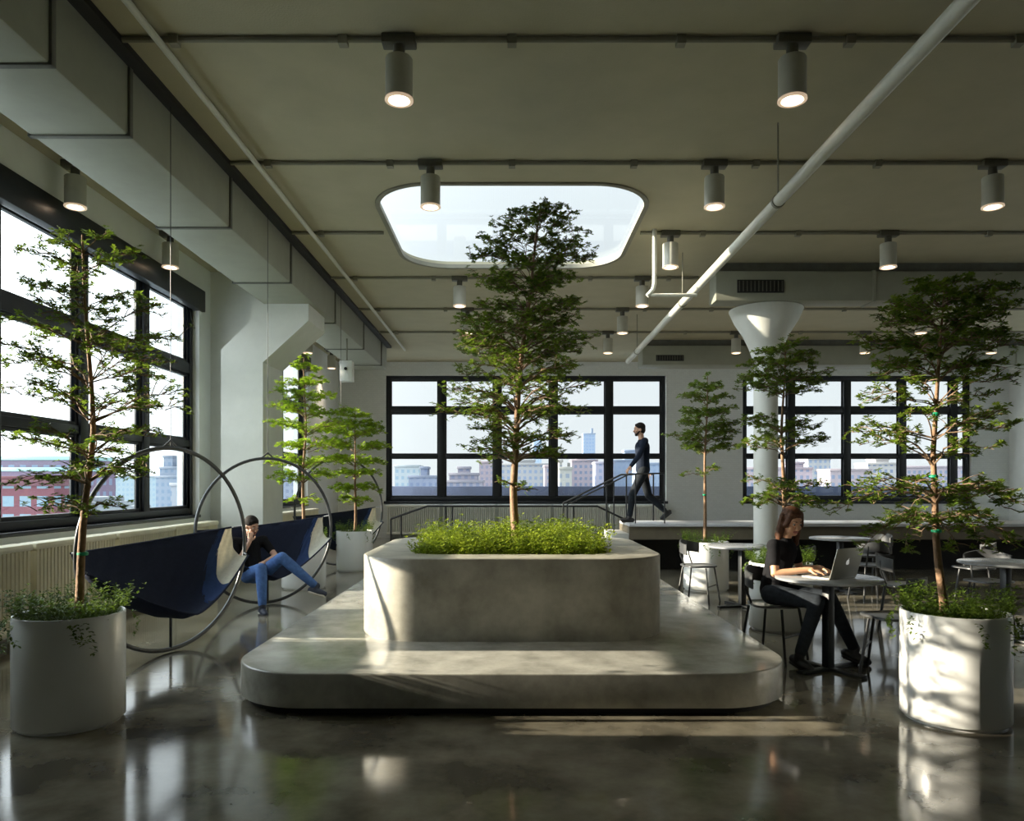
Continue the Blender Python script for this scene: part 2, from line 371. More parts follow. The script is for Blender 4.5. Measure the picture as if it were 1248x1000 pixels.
# pier and columns
b = MB()
b.box(-4.9, -3.95, 12.0, 12.72, 0, H)
b.prism_y([(-4.58, 0), (-3.92, 0), (-3.92, 3.42), (-3.2, 4.08), (-3.2, H), (-4.1, H), (-4.1, 4.08), (-4.58, 3.62)], 11.62, 12.6)
struct(b.build('pier', 'column', smooth=20), 'white flared concrete pier between the two left windows')['category'] = 'pier'
b = MB(); b.lathe([(.19, 0), (.19, 3.42), (.21, 3.55), (.27, 3.72), (.36, 3.92), (.50, 4.14), (.58, 4.32), (.58, 4.335), (.17, 4.336), (.17, H)], (4.13, 12.02, 0), 40)
struct(b.build('column', 'column', smooth=25), 'round white column with flared top behind the seated woman')['category'] = 'column'

# ------------------------------------------------------------------ raised deck, steps, handrails
b = MB(); b.box(2.0, XR, 12.55, 13.75, .78, .83, bev=.008); dk = struct(b.build('deck', 'deckedge'), 'long raised walkway deck in front of the far wall')
dk['category'] = 'deck'
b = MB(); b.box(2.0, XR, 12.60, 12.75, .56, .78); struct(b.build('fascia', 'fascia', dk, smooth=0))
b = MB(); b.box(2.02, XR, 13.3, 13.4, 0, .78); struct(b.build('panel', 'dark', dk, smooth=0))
b = MB(); b.box(2.0, 2.1, 12.76, 13.75, 0, .78); struct(b.build('side_panel', 'fascia', dk, smooth=0))
t = thing('stairs', 'pale concrete steps climbing to the raised deck', 'stairs', kind='structure')
for k in range(4):
    x1 = 2.0 - .29 * k; z = .83 - .166 * (k + 1)
    b = MB(); b.box(x1 - .29, x1 - .001, 12.62, 13.73, 0, z, bev=.008); b.build('step', 'steps', t)
def rail(name, label, parts, posts, r=.02):
    t = thing(name, label, 'handrail')
    for p in parts:
        b = MB(); b.tube(p, r, 8); b.build('rail', 'black', t)
    for p in posts:
        b = MB(); b.tube(p, r * .85, 8); b.build('post', 'black', t)
    return t
for yy, nm in ((12.68, 'near'), (13.68, 'far')):
    rail('stair_handrail', 'thin black handrail on the %s side of the deck steps' % nm, [[(.95, yy, 1.16), (1.0, yy, 1.18), (2.02, yy, 1.68), (2.62, yy, 1.69)]],
         [[(.95, yy, 0), (.95, yy, 1.16)], [(1.75, yy, .50), (1.75, yy, 1.55)], [(2.12, yy, .83), (2.12, yy, 1.68)], [(2.62, yy, .83), (2.62, yy, 1.69)]], .013 if yy < 13 else .017)
rail('landing_handrail', 'black handrail with sloping ends before the far radiators', [[(-2.95, 18., .66), (-2.06, 18., .97), (2.08, 18., .97), (2.76, 18., .64)]],
     [[(-2.95, 18., 0), (-2.95, 18., .66)], [(-2.7, 18., 0), (-2.7, 18., .745)], [(-1.62, 18., 0), (-1.62, 18., .97)], [(-1.45, 18., 0), (-1.45, 18., .97)], [(1.5, 18., 0), (1.5, 18., .97)], [(2.76, 18., 0), (2.76, 18., .64)]], .024)

# ------------------------------------------------------------------ ducts and pipes
t = thing('air_duct', 'large pale rectangular duct running along the left ceiling', 'duct')
b = MB(); b.box(-3.92, -3.12, YB + .02, 18.4, 4.34, 4.93, bev=.02); b.build('duct_body', 'duct', t); b = MB(); b.box(-3.119, -3.0, YB + .02, 18.4, 4.89, H - .001, bev=.004); b.build('shade_strip', 'toe', t)  # dark strip along the ceiling stands for the shadow beside the duct
for y in (2.6, 5.0, 6.02, 8.17, 10.4, 13.0, 15.5, 17.6):
    b = MB()
    b.box(-3.93, -3.11, y - .025, y + .025, 4.325, 4.345, bev=.003); b.box(-3.128, -3.10, y - .025, y + .025, 4.325, 4.89, bev=.003); b.box(-3.935, -3.912, y - .025, y + .025, 4.325, 4.82, bev=.003)
    b.build('flange', 'flange', t)
def cross_duct(label, x0, x1, y0, y1, gx0, gx1, gz0, gz1, extra=()):
    t = thing('cross_duct', label, 'duct')
    b = MB(); b.box(x0, x1, y0, y1, 4.34, 4.80, bev=.02); b.build('duct_body', 'duct', t)
    b = MB(); b.box(x0 + .1, x1, y0 + .08, y1 - .08, 4.80, H - .005); b.build('gap_shade', 'flange', t)  # dark block standing for the shadow between duct and ceiling
    g = MB(); g.box(gx0, gx1, y0 - .02, y0 + .0, gz0, gz1, bev=.004); gr = g.build('grille', 'grille', t)
    sl = MB()
    k = int((gx1 - gx0) / .06)
    for i in range(k): x = gx0 + .03 + i * (gx1 - gx0 - .06) / max(1, k - 1); sl.box(x - .006, x + .006, y0 - .03, y0 - .02, gz0 + .02, gz1 - .02)
    sl.build('slat', 'flange', gr)
    for x in extra:
        f = MB(); f.box(x - .025, x + .025, y0 - .012, y1 + .012, 4.325, 4.812, bev=.003); f.build('flange', 'duct', t)
cross_duct('pale cross duct with long black grille above the round white column', 3.15, 13.9, 11.42, 11.80, 3.48, 4.20, 4.46, 4.66, (5.6, 8.2, 10.8))
cross_duct('farther pale cross duct with small black grille by the far wall', 3.10, 13.9, 17.55, 18.2, 3.42, 4.08, 4.43, 4.57, (5.9, 9.0, 12.0))
b = MB(); b.tube([(2.54, YB + .02, 4.20), (2.54, 16.2, 4.20)], .055, 14); t = thing('sprinkler_pipe', 'pale pipe crossing the ceiling diagonally right of the skylight', 'pipe'); b.build('pipe_run', 'pipe', t)
for y in (3., 7.05, 11.0, 15.):
    b = MB(); b.tube([(2.54, y, 4.2), (2.54, y, H)], .008, 6); b.build('hanger_rod', 'conduit', t); b = MB(); b.tube([(2.54, y - .02, 4.2), (2.54, y + .02, 4.2)], .064, 14); b.build('clamp', 'conduit', t)
b = MB(); b.tube([(-2.68, YB + .02, 4.86), (-2.68, 18.5, 4.86)], .028, 10); tag(b.build('ceiling_pipe', 'pipe'), 'thin pale pipe on the ceiling beside the long left duct', 'pipe')
b = MB(); b.tube([(1.93, 10., H), (1.93, 10., 4.22), (1.91, 10.0, 4.14), (1.86, 10., 4.08), (1.83, 10., 4.05)], .03, 10); b.tube([(1.88, 10., 4.06), (2.5, 10., 4.06)], .025, 10)
tag(b.build('pipe_elbow', 'pipe'), 'white vertical drop pipe with elbow beside the skylight corner', 'pipe')
b = MB(); b.box(-.12, .12, -.1, .1, 0, .4, bev=.01); sp = thing('wall_speaker', 'small white box speaker hung near the far left corner', 'speaker', (-3.22, 14.4, 3.50)); b.build('casing', 'white', sp)
b = MB(); b.tube([(0, -.1, .24), (0, -.115, .24)], .03, 14); b.build('speaker_cone', 'grille', sp); b = MB(); b.tube([(0, 0, .39), (0, 0, .845)], .015, 8); b.build('bracket', 'conduit', sp)

# conduits and cylinder lamps
ROWS = [5.69, 7.88, 10.07, 12.26, 14.45, 16.64, 18.83]
ORD = ['first', 'second', 'third', 'fourth', 'fifth', 'sixth', 'seventh']
for i, y in enumerate(ROWS[:6]):
    def cond(x0, x1, lab):
        b = MB(); b.tube([(x0, y, H - .025), (x1, y, H - .025)], .022, 8)
        x = math.ceil(x0 / 1.3) * 1.3
        while x < x1: b.box(x - .035, x + .035, y - .035, y + .035, H - .07, H - .001); x += 1.3
        tag(b.build('conduit', 'conduit'), lab, 'conduit')
    if i == 2:
        cond(-3.0, -1.75, 'short grey conduit on the ceiling between left duct and skylight'); cond(1.75, 13.5, 'grey conduit on the ceiling right of the skylight')
    else: cond(-3.0, 13.5 if i != 3 else 3.1, 'thin grey conduit crossing the ceiling along the %s lamp row' % ORD[i])
lp = thing('cylinder_lamp', 'x', 'ceiling lamp', (0, 0, H), group='cylinder lamps on the ceiling')
b = MB(); b.box(-.13, .13, -.06, .06, -.075, -.001, bev=.01); b.build('mounting_box', 'lampdark', lp)
b = MB(); b.tube([(0, 0, -.07), (0, 0, -.18)], .045, 14); b.build('stem', 'lampdark', lp)
b = MB(); b.lathe([(.03, -.17), (.10, -.172), (.105, -.18), (.105, -.49), (.10, -.492), (.092, -.49), (.092, -.40), (0, -.40)], n=32); b.build('casing', 'lamp', lp, smooth=40)
b = MB(); b.lathe([(.093, -.488), (.108, -.482), (.110, -.496), (.100, -.502), (.084, -.498), (.084, -.488), (.093, -.488)], n=32, ends=False); b.build('rim', 'rim', lp, smooth=40)
b = MB(); b.lathe([(0, -.470), (.066, -.470), (.074, -.462), (.074, -.43), (0, -.43)], n=24); b.build('bulb', 'glow', lp, smooth=40)
XS = {-.87: 'left of the centre tree', 2.16: 'just left of the diagonal pipe', 5.13: 'first right of the diagonal pipe', 8.0: 'second right of the diagonal pipe', 10.8: 'third right of the diagonal pipe', -4.66: 'beside the left windows'}
lamps = [(0, -.87), (0, 2.16), (1, -4.66), (1, -.87), (1, 2.16), (1, 5.13), (2, -4.66), (2, 2.16), (2, 5.13), (3, -4.66), (3, -.87), (3, 2.16), (4, -.87), (4, 2.16), (4, 8.0), (5, -4.6), (5, -.82), (5, 2.16), (5, 5.05), (5, 7.95), (5, 10.8), (6, -4.6)]
for k, (i, x) in enumerate(lamps):
    side = min(XS, key=lambda q: abs(q - x)); lab = 'white cylinder lamp, %s row from the camera, %s' % (ORD[i], XS[side])
    if k == 0: lp.location = (x, ROWS[i], H); lp['label'] = lab
    else: copy_thing(lp, (x, ROWS[i], H), 0, lab)

# ------------------------------------------------------------------ radiators
def radiator(L, m, label, group):
    t = thing('radiator', label, 'radiator', group=group); n = int(L / .058); st = (L - .04) / n
    b = MB()
    for i in range(n):
        x = .02 + st * (i + .5)
        for yy in (-.07, 0.07): b.tube([(x, yy, .16), (x, yy, .90)], .022, 6, cap=False)
        b.box(x - .02, x + .02, -.06, .06, .2, .86)
    b.build('fins', m, t, smooth=50)
    for z in (.14, .90):
        b = MB(); b.box(0.0, L - .0, -.10, .10, z - .035, z + .035, bev=.025); b.build('header', m, t)
    for x in (.12, L - .12):
        b = MB(); b.box(x - .025, x + .025, -.06, .06, 0, .12, bev=.005); b.build('foot', m, t)
    b = MB(); b.tube([(L - .02, 0, .14), (L + .03, 0, .14), (L + .03, 0, .02), (L + .03, 0, 0)], .018, 8); b.build('valve_pipe', m, t)
    return t
r1 = radiator(1.46, 'rad', 'x', 'cream radiators under the left windows')
RL = [(5.62, 'cream radiator under the left window nearest the camera'), (7.12, 'cream radiator under the left window behind the front pot'), (8.62, 'cream radiator under the left window behind the nearest hoop chair'), (10.10, 'cream radiator under the left window ending at the white pier'),
      (12.9, 'cream radiator just beyond the white pier'), (14.5, 'cream radiator under the second left window behind the seated man'), (16.1, 'cream radiator under the far end of the second left window')]
for k, (y, lab) in enumerate(RL):
    if k == 0: r1.location = (XL + .22, y, 0); r1.rotation_euler = (0, 0, PI / 2); r1['label'] = lab
    else: copy_thing(r1, (XL + .22, y, 0), PI / 2, lab)
r2 = radiator(1.50, 'radw', 'x', 'grey radiators under the far window')
RF = [(-3.5, 'grey radiator under the far window at its left corner'), (-1.95, 'grey radiator under the far window, second from the left corner'), (-.4, 'grey radiator under the far window behind the planter tree'), (1.15, 'grey radiator under the far window behind the steps'), (2.70, 'grey radiator under the far window behind the walking man')]
for k, (x, lab) in enumerate(RF):
    if k == 0: r2.location = (x, YF - .2, 0); r2['label'] = lab
    else: copy_thing(r2, (x, YF - .2, 0), 0, lab)

# ------------------------------------------------------------------ platform and planter
def slab(name, parent, x0, x1, y0, y1, r, z0, z1, m, bev=.012, hole=None):
    o = rrect(x0, x1, y0, y1, r, 16); c = ((x0 + x1) / 2, (y0 + y1) / 2); b = MB()
    rings = [(shrink(o, 0, c), z0)] + [(shrink(o, bev * (1 - math.cos(a)), c), z1 - bev + bev * math.sin(a)) for a in (0, PI / 6, PI / 3, PI / 2)]
    if hole:
        hx0, hx1, hy0, hy1, hr, hz = hole; q = rrect(hx0, hx1, hy0, hy1, hr, 16)
        rings += [(shrink(q, -bev, c), z1), (q, z1 - bev), (q, hz)]
    n = len(o); vs = [(x, y, z) for R, z in rings for x, y in R]; fs = []
    for i in range(len(rings) - 1): fs += [(i * n + j, i * n + (j + 1) % n, (i + 1) * n + (j + 1) % n, (i + 1) * n + j) for j in range(n)]
    fs += [tuple(range(n - 1, -1, -1)), tuple((len(rings) - 1) * n + j for j in range(n))]
    b.add(vs, fs); return b.build(name, m, parent, smooth=40)
pf = thing('platform', 'long low rounded concrete platform in the middle of the floor', 'platform', (0, 7.5, 0))
o = slab('slab', pf, -1.93, 1.93, -2.72, 2.8, .58, .05, .275, 'conc')
o = slab('plinth', pf, -1.87, 1.87, -2.66, 2.74, .52, 0, .05, 'toe', .002)
pl = thing('planter', 'raised rounded concrete planter standing on the low platform', 'planter', (0, 7.0, .275))
slab('planter_wall', pl, -1.25, 1.25, -1.25, 1.25, .54, 0, .645, 'conc2', .012, (-.86, .86, -.86, .86, .30, .56))
b = MB(); b.prism(rrect(-.86, .86, -.86, .86, .30, 10), .555, .58); b.build('soil', 'soil', pl, smooth=0)

# ------------------------------------------------------------------ plants
def leaf(b, p, d, up, L, W):
    d = d.normalized(); s = d.cross(up); s = s.normalized() if s.length > 1e-5 else d.orthogonal().normalized(); u = s.cross(d)
    m = p + d * L * .55
    b.v += [p[:], (m + s * W + u * W * .35)[:], (p + d * L)[:], (m - s * W + u * W * .35)[:]]; o = len(b.v) - 4
    b.f += [(o, o + 1, o + 2), (o, o + 2, o + 3)]; b.m += [0, 0]
def rosette(b, rnd, p, L, k=7, tilt=.5):
    a0 = rnd.uniform(0, 6.28); ax = Vector((rnd.gauss(0, .35), rnd.gauss(0, .35), 1)).normalized(); u = ax.orthogonal().normalized(); w = ax.cross(u)
    for i in range(k):
        a = a0 + 6.283 * i / k + rnd.uniform(-.3, .3); d = u * math.cos(a) + w * math.sin(a) + ax * rnd.uniform(-.15, tilt)
        l = L * rnd.uniform(.7, 1.15); leaf(b, p, d, ax, l, l * .23)
def tree_parts(root, trunk, r0, tiers, seed, L=.045, lm='leaf', ties=()):
    """trunk: local points; tiers: (z, radius, branches, droop, keep) ; parts are parented to root in its local frame"""
    rnd = random.Random(seed); tp = [Vector(p) for p in trunk]; zt = tp[-1].z; z0 = tp[0].z
    def at(z):
        for a, c in zip(tp, tp[1:]):
            if z <= c.z: return a.lerp(c, max(0, (z - a.z) / (c.z - a.z)))
        return tp[-1].copy()
    def rad(z): return r0 * (1 - .82 * (z - z0) / (zt - z0))
    tb = MB(); fine = []
    N = 16
    for i in range(N + 1):
        z = z0 + (zt - z0) * i / N; q = at(z); fine.append(q + Vector((math.sin(z * 5 + seed) * .008, math.cos(z * 4 + seed) * .008, 0)))
    tb.tube(fine, [rad(p.z) * (1.25 if i == 0 else 1) for i, p in enumerate(fine)], 9)
    br = MB(); fo = MB()
    for z, R, nb, droop, keep in tiers:
        a0 = rnd.uniform(0, 6.28)
        for k in range(nb):
            a = a0 + 6.283 * k / nb + rnd.uniform(-.3, .3); Rk = R * rnd.uniform(.72, 1.08); st = at(max(z0 + .1, z - Rk * .28)); rb = max(.004, rad(st.z) * .33)
            dr = Vector((math.cos(a), math.sin(a), 0)); pts = []; n = 7; z1 = z + rnd.uniform(-.06, .06)
            side = Vector((-dr.y, dr.x, 0)); wob = rnd.uniform(-.14, .14)
            for i in range(n):
                t = i / (n - 1); p = st + dr * Rk * t + side * (wob * Rk * math.sin(t * 3) + rnd.uniform(-.02, .02)) ; p.z = st.z + (z1 - st.z) * math.sin(min(1, t * 1.5) * PI / 2) - droop * Rk * t * t + rnd.uniform(-.012, .012); pts.append(p)
            br.tube(pts, [rb * (1 - .8 * i / (n - 1)) for i in range(n)], 5)
            m = max(5, int(Rk / .029))
            for q in range(m):
                t = .22 + .78 * (q + rnd.random()) / m; i = min(n - 2, int(t * (n - 1))); p = pts[i].lerp(pts[i + 1], t * (n - 1) - i)
                if rnd.random() > keep: continue
                sg = 1 if rnd.random() < .5 else -1; an = rnd.uniform(.3, 1.3) * sg; td = dr * math.cos(an) + side * math.sin(an); td.z = rnd.uniform(-.35, .65) - droop * .45
                ln = Rk * rnd.uniform(.10, .34) * (1.15 - .45 * t); e = p + td * ln; mid = p.lerp(e, .5) + Vector((0, 0, ln * .08))
                br.tube([p, mid, e], [.0035, .0028, .0018], 4, cap=False)
                for c in (e, mid, p.lerp(e, .78)):
                    if c is not e and rnd.random() > .8: continue
                    rosette(fo, rnd, c + Vector((rnd.gauss(0, .012), rnd.gauss(0, .012), rnd.gauss(0, .012))), L * .8 * rnd.uniform(.8, 1.2), rnd.randint(7, 9))
    top = tp[-1]
    for i in range(7): rosette(fo, rnd, top + Vector((rnd.gauss(0, .05), rnd.gauss(0, .05), rnd.uniform(-.05, .06))), L)
    tr = tb.build('trunk', 'bark', root, smooth=60); br.build('branches', 'twig', tr, smooth=60, clean=False); fo.build('foliage', lm, root, smooth=0, clean=False)
    for z in ties:
        p = at(z); q = MB(); q.lathe([(rad(z) + .003, -.012), (rad(z) + .009, -.006), (rad(z) + .009, .006), (rad(z) + .003, .012)], p, 12); q.build('tie', 'tie', tr)
def cover(root, rnd, R, z, n, Hh, name='ground_cover', hang=0, rect=None, m='cover', L=.032):
    b = MB()
    for i in range(n):
        zz = z
        if rect: x, y = rnd.uniform(-rect, rect), rnd.uniform(-rect, rect)
        else:
            a = rnd.uniform(0, 6.283); r = R * math.sqrt(rnd.random()); x, y = r * math.cos(a), r * math.sin(a); zz = z + (.085 if r > R - .05 else 0)
        hh = Hh * (.35 + 1.15 * abs(noise.noise(Vector((x * 3.3, y * 3.3, z)))) + .5 * rnd.random()); lean = Vector((rnd.gauss(0, .35), rnd.gauss(0, .35), 1))
        k = 5
        for j in range(k):
            t = (j + .6) / k; p = Vector((x, y, zz)) + lean * hh * t; a = rnd.uniform(0, 6.283)
            for s in range(3):
                d = Vector((math.cos(a + 2.1 * s), math.sin(a + 2.1 * s), rnd.uniform(.0, .9))); l = L * rnd.uniform(.7, 1.3) * (1.1 - .4 * t); leaf(b, p, d, Vector((0, 0, 1)), l, l * .26)
    for i in range(hang):
        a = rnd.uniform(0, 6.283); ln = rnd.uniform(.06, .2)
        for j in range(9):
            t = j / 8; r = R + .02 + .03 * math.sin(t * 3); p = Vector((r * math.cos(a + .1 * t), r * math.sin(a + .1 * t), z + .05 - ln * t))
            for s in range(3): d = Vector((rnd.gauss(0, 1), rnd.gauss(0, 1), rnd.gauss(-.2, .6))) + Vector((math.cos(a), math.sin(a), 0)) * .7; leaf(b, p, d, Vector((0, 0, 1)), L, L * .27)
    return b.build(name, m, root, smooth=0, clean=False)
def potted(x, y, label, trunk, tiers, seed, L, lm='leaf', n=420, hang=14, ties=(), r0=.028, hh=.13):
    t = thing('potted_tree', label, 'tree', (x, y, 0), group='trees in white round pots')
    b = MB(); R, h = .315, .69
    b.lathe([(.29, .0), (.29, .015), (R - .006, .02), (R, .028), (R, h - .008), (R - .004, h), (R - .016, h), (R - .02, h - .008), (R - .02, h - .09), (0, h - .09)], n=56); b.build('pot', 'pot', t, smooth=40)
    b = MB(); b.lathe([(0, h - .075), (R - .022, h - .075), (R - .022, h - .095), (0, h - .095)], n=40); b.build('soil', 'soil', t, smooth=0)
    tree_parts(t, trunk, r0, tiers, seed, L, lm, ties); cover(t, random.Random(seed + 5), R + .012, h - .075, n, hh, hang=hang)
    return t
potted(-2.80, 4.68, 'potted tree in the white pot in front of the big left window', [(.04, 0, .61), (.08, .02, 1.2), (.12, .03, 1.8), (.11, .02, 2.4), (.07, 0, 3.08)],
       [(1.42, .36, 7, .25, .5), (1.62, .52, 9, .15, .75), (1.80, .50, 8, .05, .8), (2.05, .56, 9, .0, .8), (2.28, .60, 9, .0, .95), (2.50, .52, 8, -.05, .95), (2.70, .40, 7, 0, .9), (2.90, .34, 7, 0, .9), (3.02, .22, 5, 0, 1)], 11, .036, ties=(1.06, 1.78), hh=.125)
potted(2.84, 4.74, 'potted tree in the brightest white pot, front right, with hanging lower branches', [(-.06, 0, .61), (-.10, .02, 1.1), (-.13, .02, 1.7), (-.10, 0, 2.2), (-.07, 0, 2.78)],
       [(1.38, .50, 10, .55, .95), (1.55, .58, 10, .35, .85), (1.75, .40, 6, .1, .6), (1.92, .50, 8, .05, .7), (2.12, .48, 8, .0, .85), (2.30, .50, 11, .0, 1), (2.46, .48, 11, .05, 1), (2.60, .44, 11, .1, 1), (2.72, .36, 10, .15, 1), (2.80, .22, 8, .15, 1)], 12, .040, ties=(1.55, 1.2, 1.95))
potted(2.80, 7.70, 'potted tree in a white pot behind the seated woman', [(.02, 0, .61), (.04, 0, 1.2), (.02, .02, 2.0), (.05, 0, 2.98)],
       [(1.38, .40, 8, .3, .9), (1.52, .42, 8, .1, .6), (1.95, .46, 9, .0, .9), (2.14, .44, 9, 0, .95), (2.52, .42, 9, .0, 1), (2.68, .44, 10, .1, 1), (2.82, .38, 9, .1, 1), (2.93, .28, 7, .1, 1)], 13, .045, ties=(1.5,))
potted(2.77, 10.55, 'smaller potted tree in a white pot in front of the raised deck', [(0, 0, .61), (-.02, 0, 1.3), (0, .02, 2.1), (.03, 0, 3.05)],
       [(1.72, .30, 5, .1, .35), (2.05, .44, 9, .05, .9), (2.2, .50, 10, .0, 1), (2.36, .46, 10, 0, 1), (2.55, .42, 9, 0, 1), (2.72, .36, 8, 0, 1), (2.9, .26, 7, 0, 1)], 14, .05, n=200, ties=(1.35,))
potted(-3.03, 10.75, 'potted tree behind the man in the hoop chair, before the white pier', [(0, 0, .61), (-.02, 0, 1.3), (.02, .02, 2.3), (0, 0, 3.35)],
       [(1.35, .30, 6, .3, .6), (1.65, .48, 9, .2, .95), (1.85, .52, 9, .1, 1), (2.1, .50, 9, .05, 1), (2.35, .54, 10, 0, 1), (2.6, .55, 10, 0, 1), (2.8, .46, 9, 0, 1), (3.0, .36, 8, 0, 1), (3.2, .25, 6, 0, 1)], 15, .05, 'leaf_sunlit', n=200)
potted(-2.76, 12.95, 'bright green potted tree near the far left corner', [(0, 0, .61), (.02, 0, 1.3), (0, 0, 2.2), (.02, 0, 2.8)],
       [(1.3, .34, 7, .4, .9), (1.5, .44, 9, .3, 1), (1.72, .48, 9, .2, 1), (1.95, .52, 10, .1, 1), (2.2, .55, 10, .05, 1), (2.42, .52, 10, 0, 1), (2.6, .42, 9, 0, 1), (2.75, .3, 7, 0, 1)], 16, .055, 'leaf_sunlit', n=200)
ct = thing('tree', 'tall slender tree growing from the concrete planter under the skylight', 'tree', (.02, 7.0, .85))
tree_parts(ct, [(.02, 0, -.02), (0, 0, .6), (.02, .02, 1.3), (.11, 0, 2.2), (.25, 0, 3.25)], .042,
           [(.66, .24, 5, .1, .35), (.98, .52, 9, .1, .8), (1.14, .58, 9, .05, .85), (1.34, .70, 10, .0, .85), (1.52, .74, 10, -.02, .85), (1.72, .60, 9, 0, 1), (1.9, .66, 11, 0, 1), (2.06, .68, 12, .03, 1), (2.22, .62, 11, .03, 1), (2.40, .56, 11, .02, 1), (2.56, .46, 9, 0, 1), (2.72, .60, 11, .05, 1), (2.88, .58, 10, 0, .95), (3.03, .50, 9, 0, .95), (3.16, .38, 7, 0, .9), (3.24, .2, 5, 0, .8)], 21, .042, 'leaf')
gc = cover(None, random.Random(8), .8, 0, 1700, .25, 'ground_cover', rect=.82, m='bush', L=.046); gc.location = (0, 7.0, .852)
tag(gc, 'bright green feathery ground cover filling the concrete planter', 'plants', kind='stuff')

# ------------------------------------------------------------------ hoop hammock chairs
def hoop(x, y, rz, R, zc, label, seed):
    t = thing('hoop_chair', label, 'hanging chair', (x, y, 0), rz, 'hanging hoop chairs')
    b = MB(); N = 72; b.tube([(R * math.cos(2 * PI * i / N), 0, zc + R * math.sin(2 * PI * i / N)) for i in range(N)], .019, 10, closed=True); b.build('hoop', 'ring', t, smooth=60)
    b = MB(); b.tube([(0, 0, zc + R), (0, 0, H - .065)], .0035, 6); b.build('cable', 'black', t)
    b = MB(); b.tube([(-.09, 0, zc + R * .992 + .0), (0, 0, zc + R + .07), (.09, 0, zc + R * .992)], .012, 8); b.build('bracket', 'ring', t)
    # local: x along the hoop plane, -y = the side one sits on
    def edge_back(s): w = 1 - s * s; return Vector((s * R * .955, .12 + .28 * w, (.95 + .12 * (s + 1) / 2) - .05 * w))
    def edge_front(s): w = 1 - abs(s) ** 1.35; return Vector((s * R * .965, -.08 - .24 * w, .80 - .44 * w))
    def mid(s): w = 1 - abs(s) ** 2.2; return Vector((s * R * .9, .10 + .12 * w, .74 - .62 * w))
    def P(s, q): a, m, c = edge_back(s), mid(s), edge_front(s); return a * (1 - q) ** 2 + m * 2 * q * (1 - q) + c * q * q
    def patch(f0, f1, ns, nq):
        b = MB(); vs = []
        for i in range(ns + 1):
            for j in range(nq + 1):
                q = j / nq; a, c = f0(q), f1(q); vs.append(P(a + (c - a) * i / ns, q) + Vector((0, .006 * math.sin(i * 1.3 + j), .004 * math.sin(i * .9))))
        b.add(vs, [(i * (nq + 1) + j, (i + 1) * (nq + 1) + j, (i + 1) * (nq + 1) + j + 1, i * (nq + 1) + j + 1) for i in range(ns) for j in range(nq)]); return b
    lim = lambda q: .93 - .36 * q; lim2 = lambda q: .90 - .62 * q
    sl = patch(lambda q: -.99, lim2, 36, 18).build('sling', 'sling', t, smooth=80); md = sl.modifiers.new('s', 'SOLIDIFY'); md.thickness = .006
    e = patch(lambda q: lim2(q) - .035, lim, 8, 18).build('lit_panel', 'litcanvas', t, smooth=80); md = e.modifiers.new('s', 'SOLIDIFY'); md.thickness = .006  # same sling fabric, with the light on it painted as a bluer band
    e = patch(lambda q: lim(q) - .02, lambda q: .995, 10, 18).build('end_panel', 'canvas', t, smooth=80); md = e.modifiers.new('s', 'SOLIDIFY'); md.thickness = .006
    for s in (-1, 1):
        for z, yy in ((edge_back(s).z, .10), (edge_front(s).z, -.07)):
            rx = math.sqrt(max(0, R * R - (z - zc) ** 2)); b = MB(); b.tube([(s * R * .95, yy, z), (s * (rx - .005), 0, z + .015)], .009, 6); b.build('strap', 'ring', t)
    b = MB(); b.tube([(0, 0, zc - R + .01), (0, .0, P(0, .55).z + .01)], .012, 8); b.build('tether', 'black', t)
    for s in (edge_back, edge_front):
        b = MB(); b.tube([s(-.99 + 1.98 * i / 30) for i in range(31)], .010, 6); b.build('hem', 'sling', sl)
    return t
hoop(-3.06, 6.62, math.radians(66), .90, .925, 'empty hoop chair with navy sling, nearest the front left pot', 1)
hoop(-3.06, 9.25, math.radians(45), .90, .925, 'hoop chair with navy sling holding the seated man', 2)
hoop(-3.06, 13.2, math.radians(50), .95, 1.02, 'empty dark hoop chair farthest from the camera by the far corner', 3)

# ------------------------------------------------------------------ tables and chairs
def table(x, y, rz, label, R=.41):
    t = thing('round_table', label, 'table', (x, y, 0), rz, 'round cafe tables')
    b = MB(); b.lathe([(0, .725), (R - .012, .725), (R, .731), (R, .745), (R - .006, .75), (0, .75)], n=56); b.build('tabletop', 'ttop', t, smooth=40)
    b = MB(); b.lathe([(0, .70), (.14, .70), (.14, .722), (0, .724)], n=24); b.build('mount', 'black', t)
    b = MB(); b.box(-.035, .035, -.035, .035, .02, .71, bev=.006); b.build('post', 'black', t)
    b = MB(); b.box(-.33, .33, -.035, .035, 0, .025, bev=.004); b.box(-.035, .035, -.33, .33, .0, .0249, bev=.004); b.build('base', 'black', t)
    return t
tables = [table(2.56, 5.98, .5, 'round grey cafe table holding the silver laptop'), table(2.82, 9.05, .3, 'round cafe table behind the seated woman, left of the white column'),
          table(4.62, 10.4, .2, 'round cafe table right of the white column, nearest the deck'), table(4.78, 7.15, .3, 'round cafe table behind the bright front right pot')]
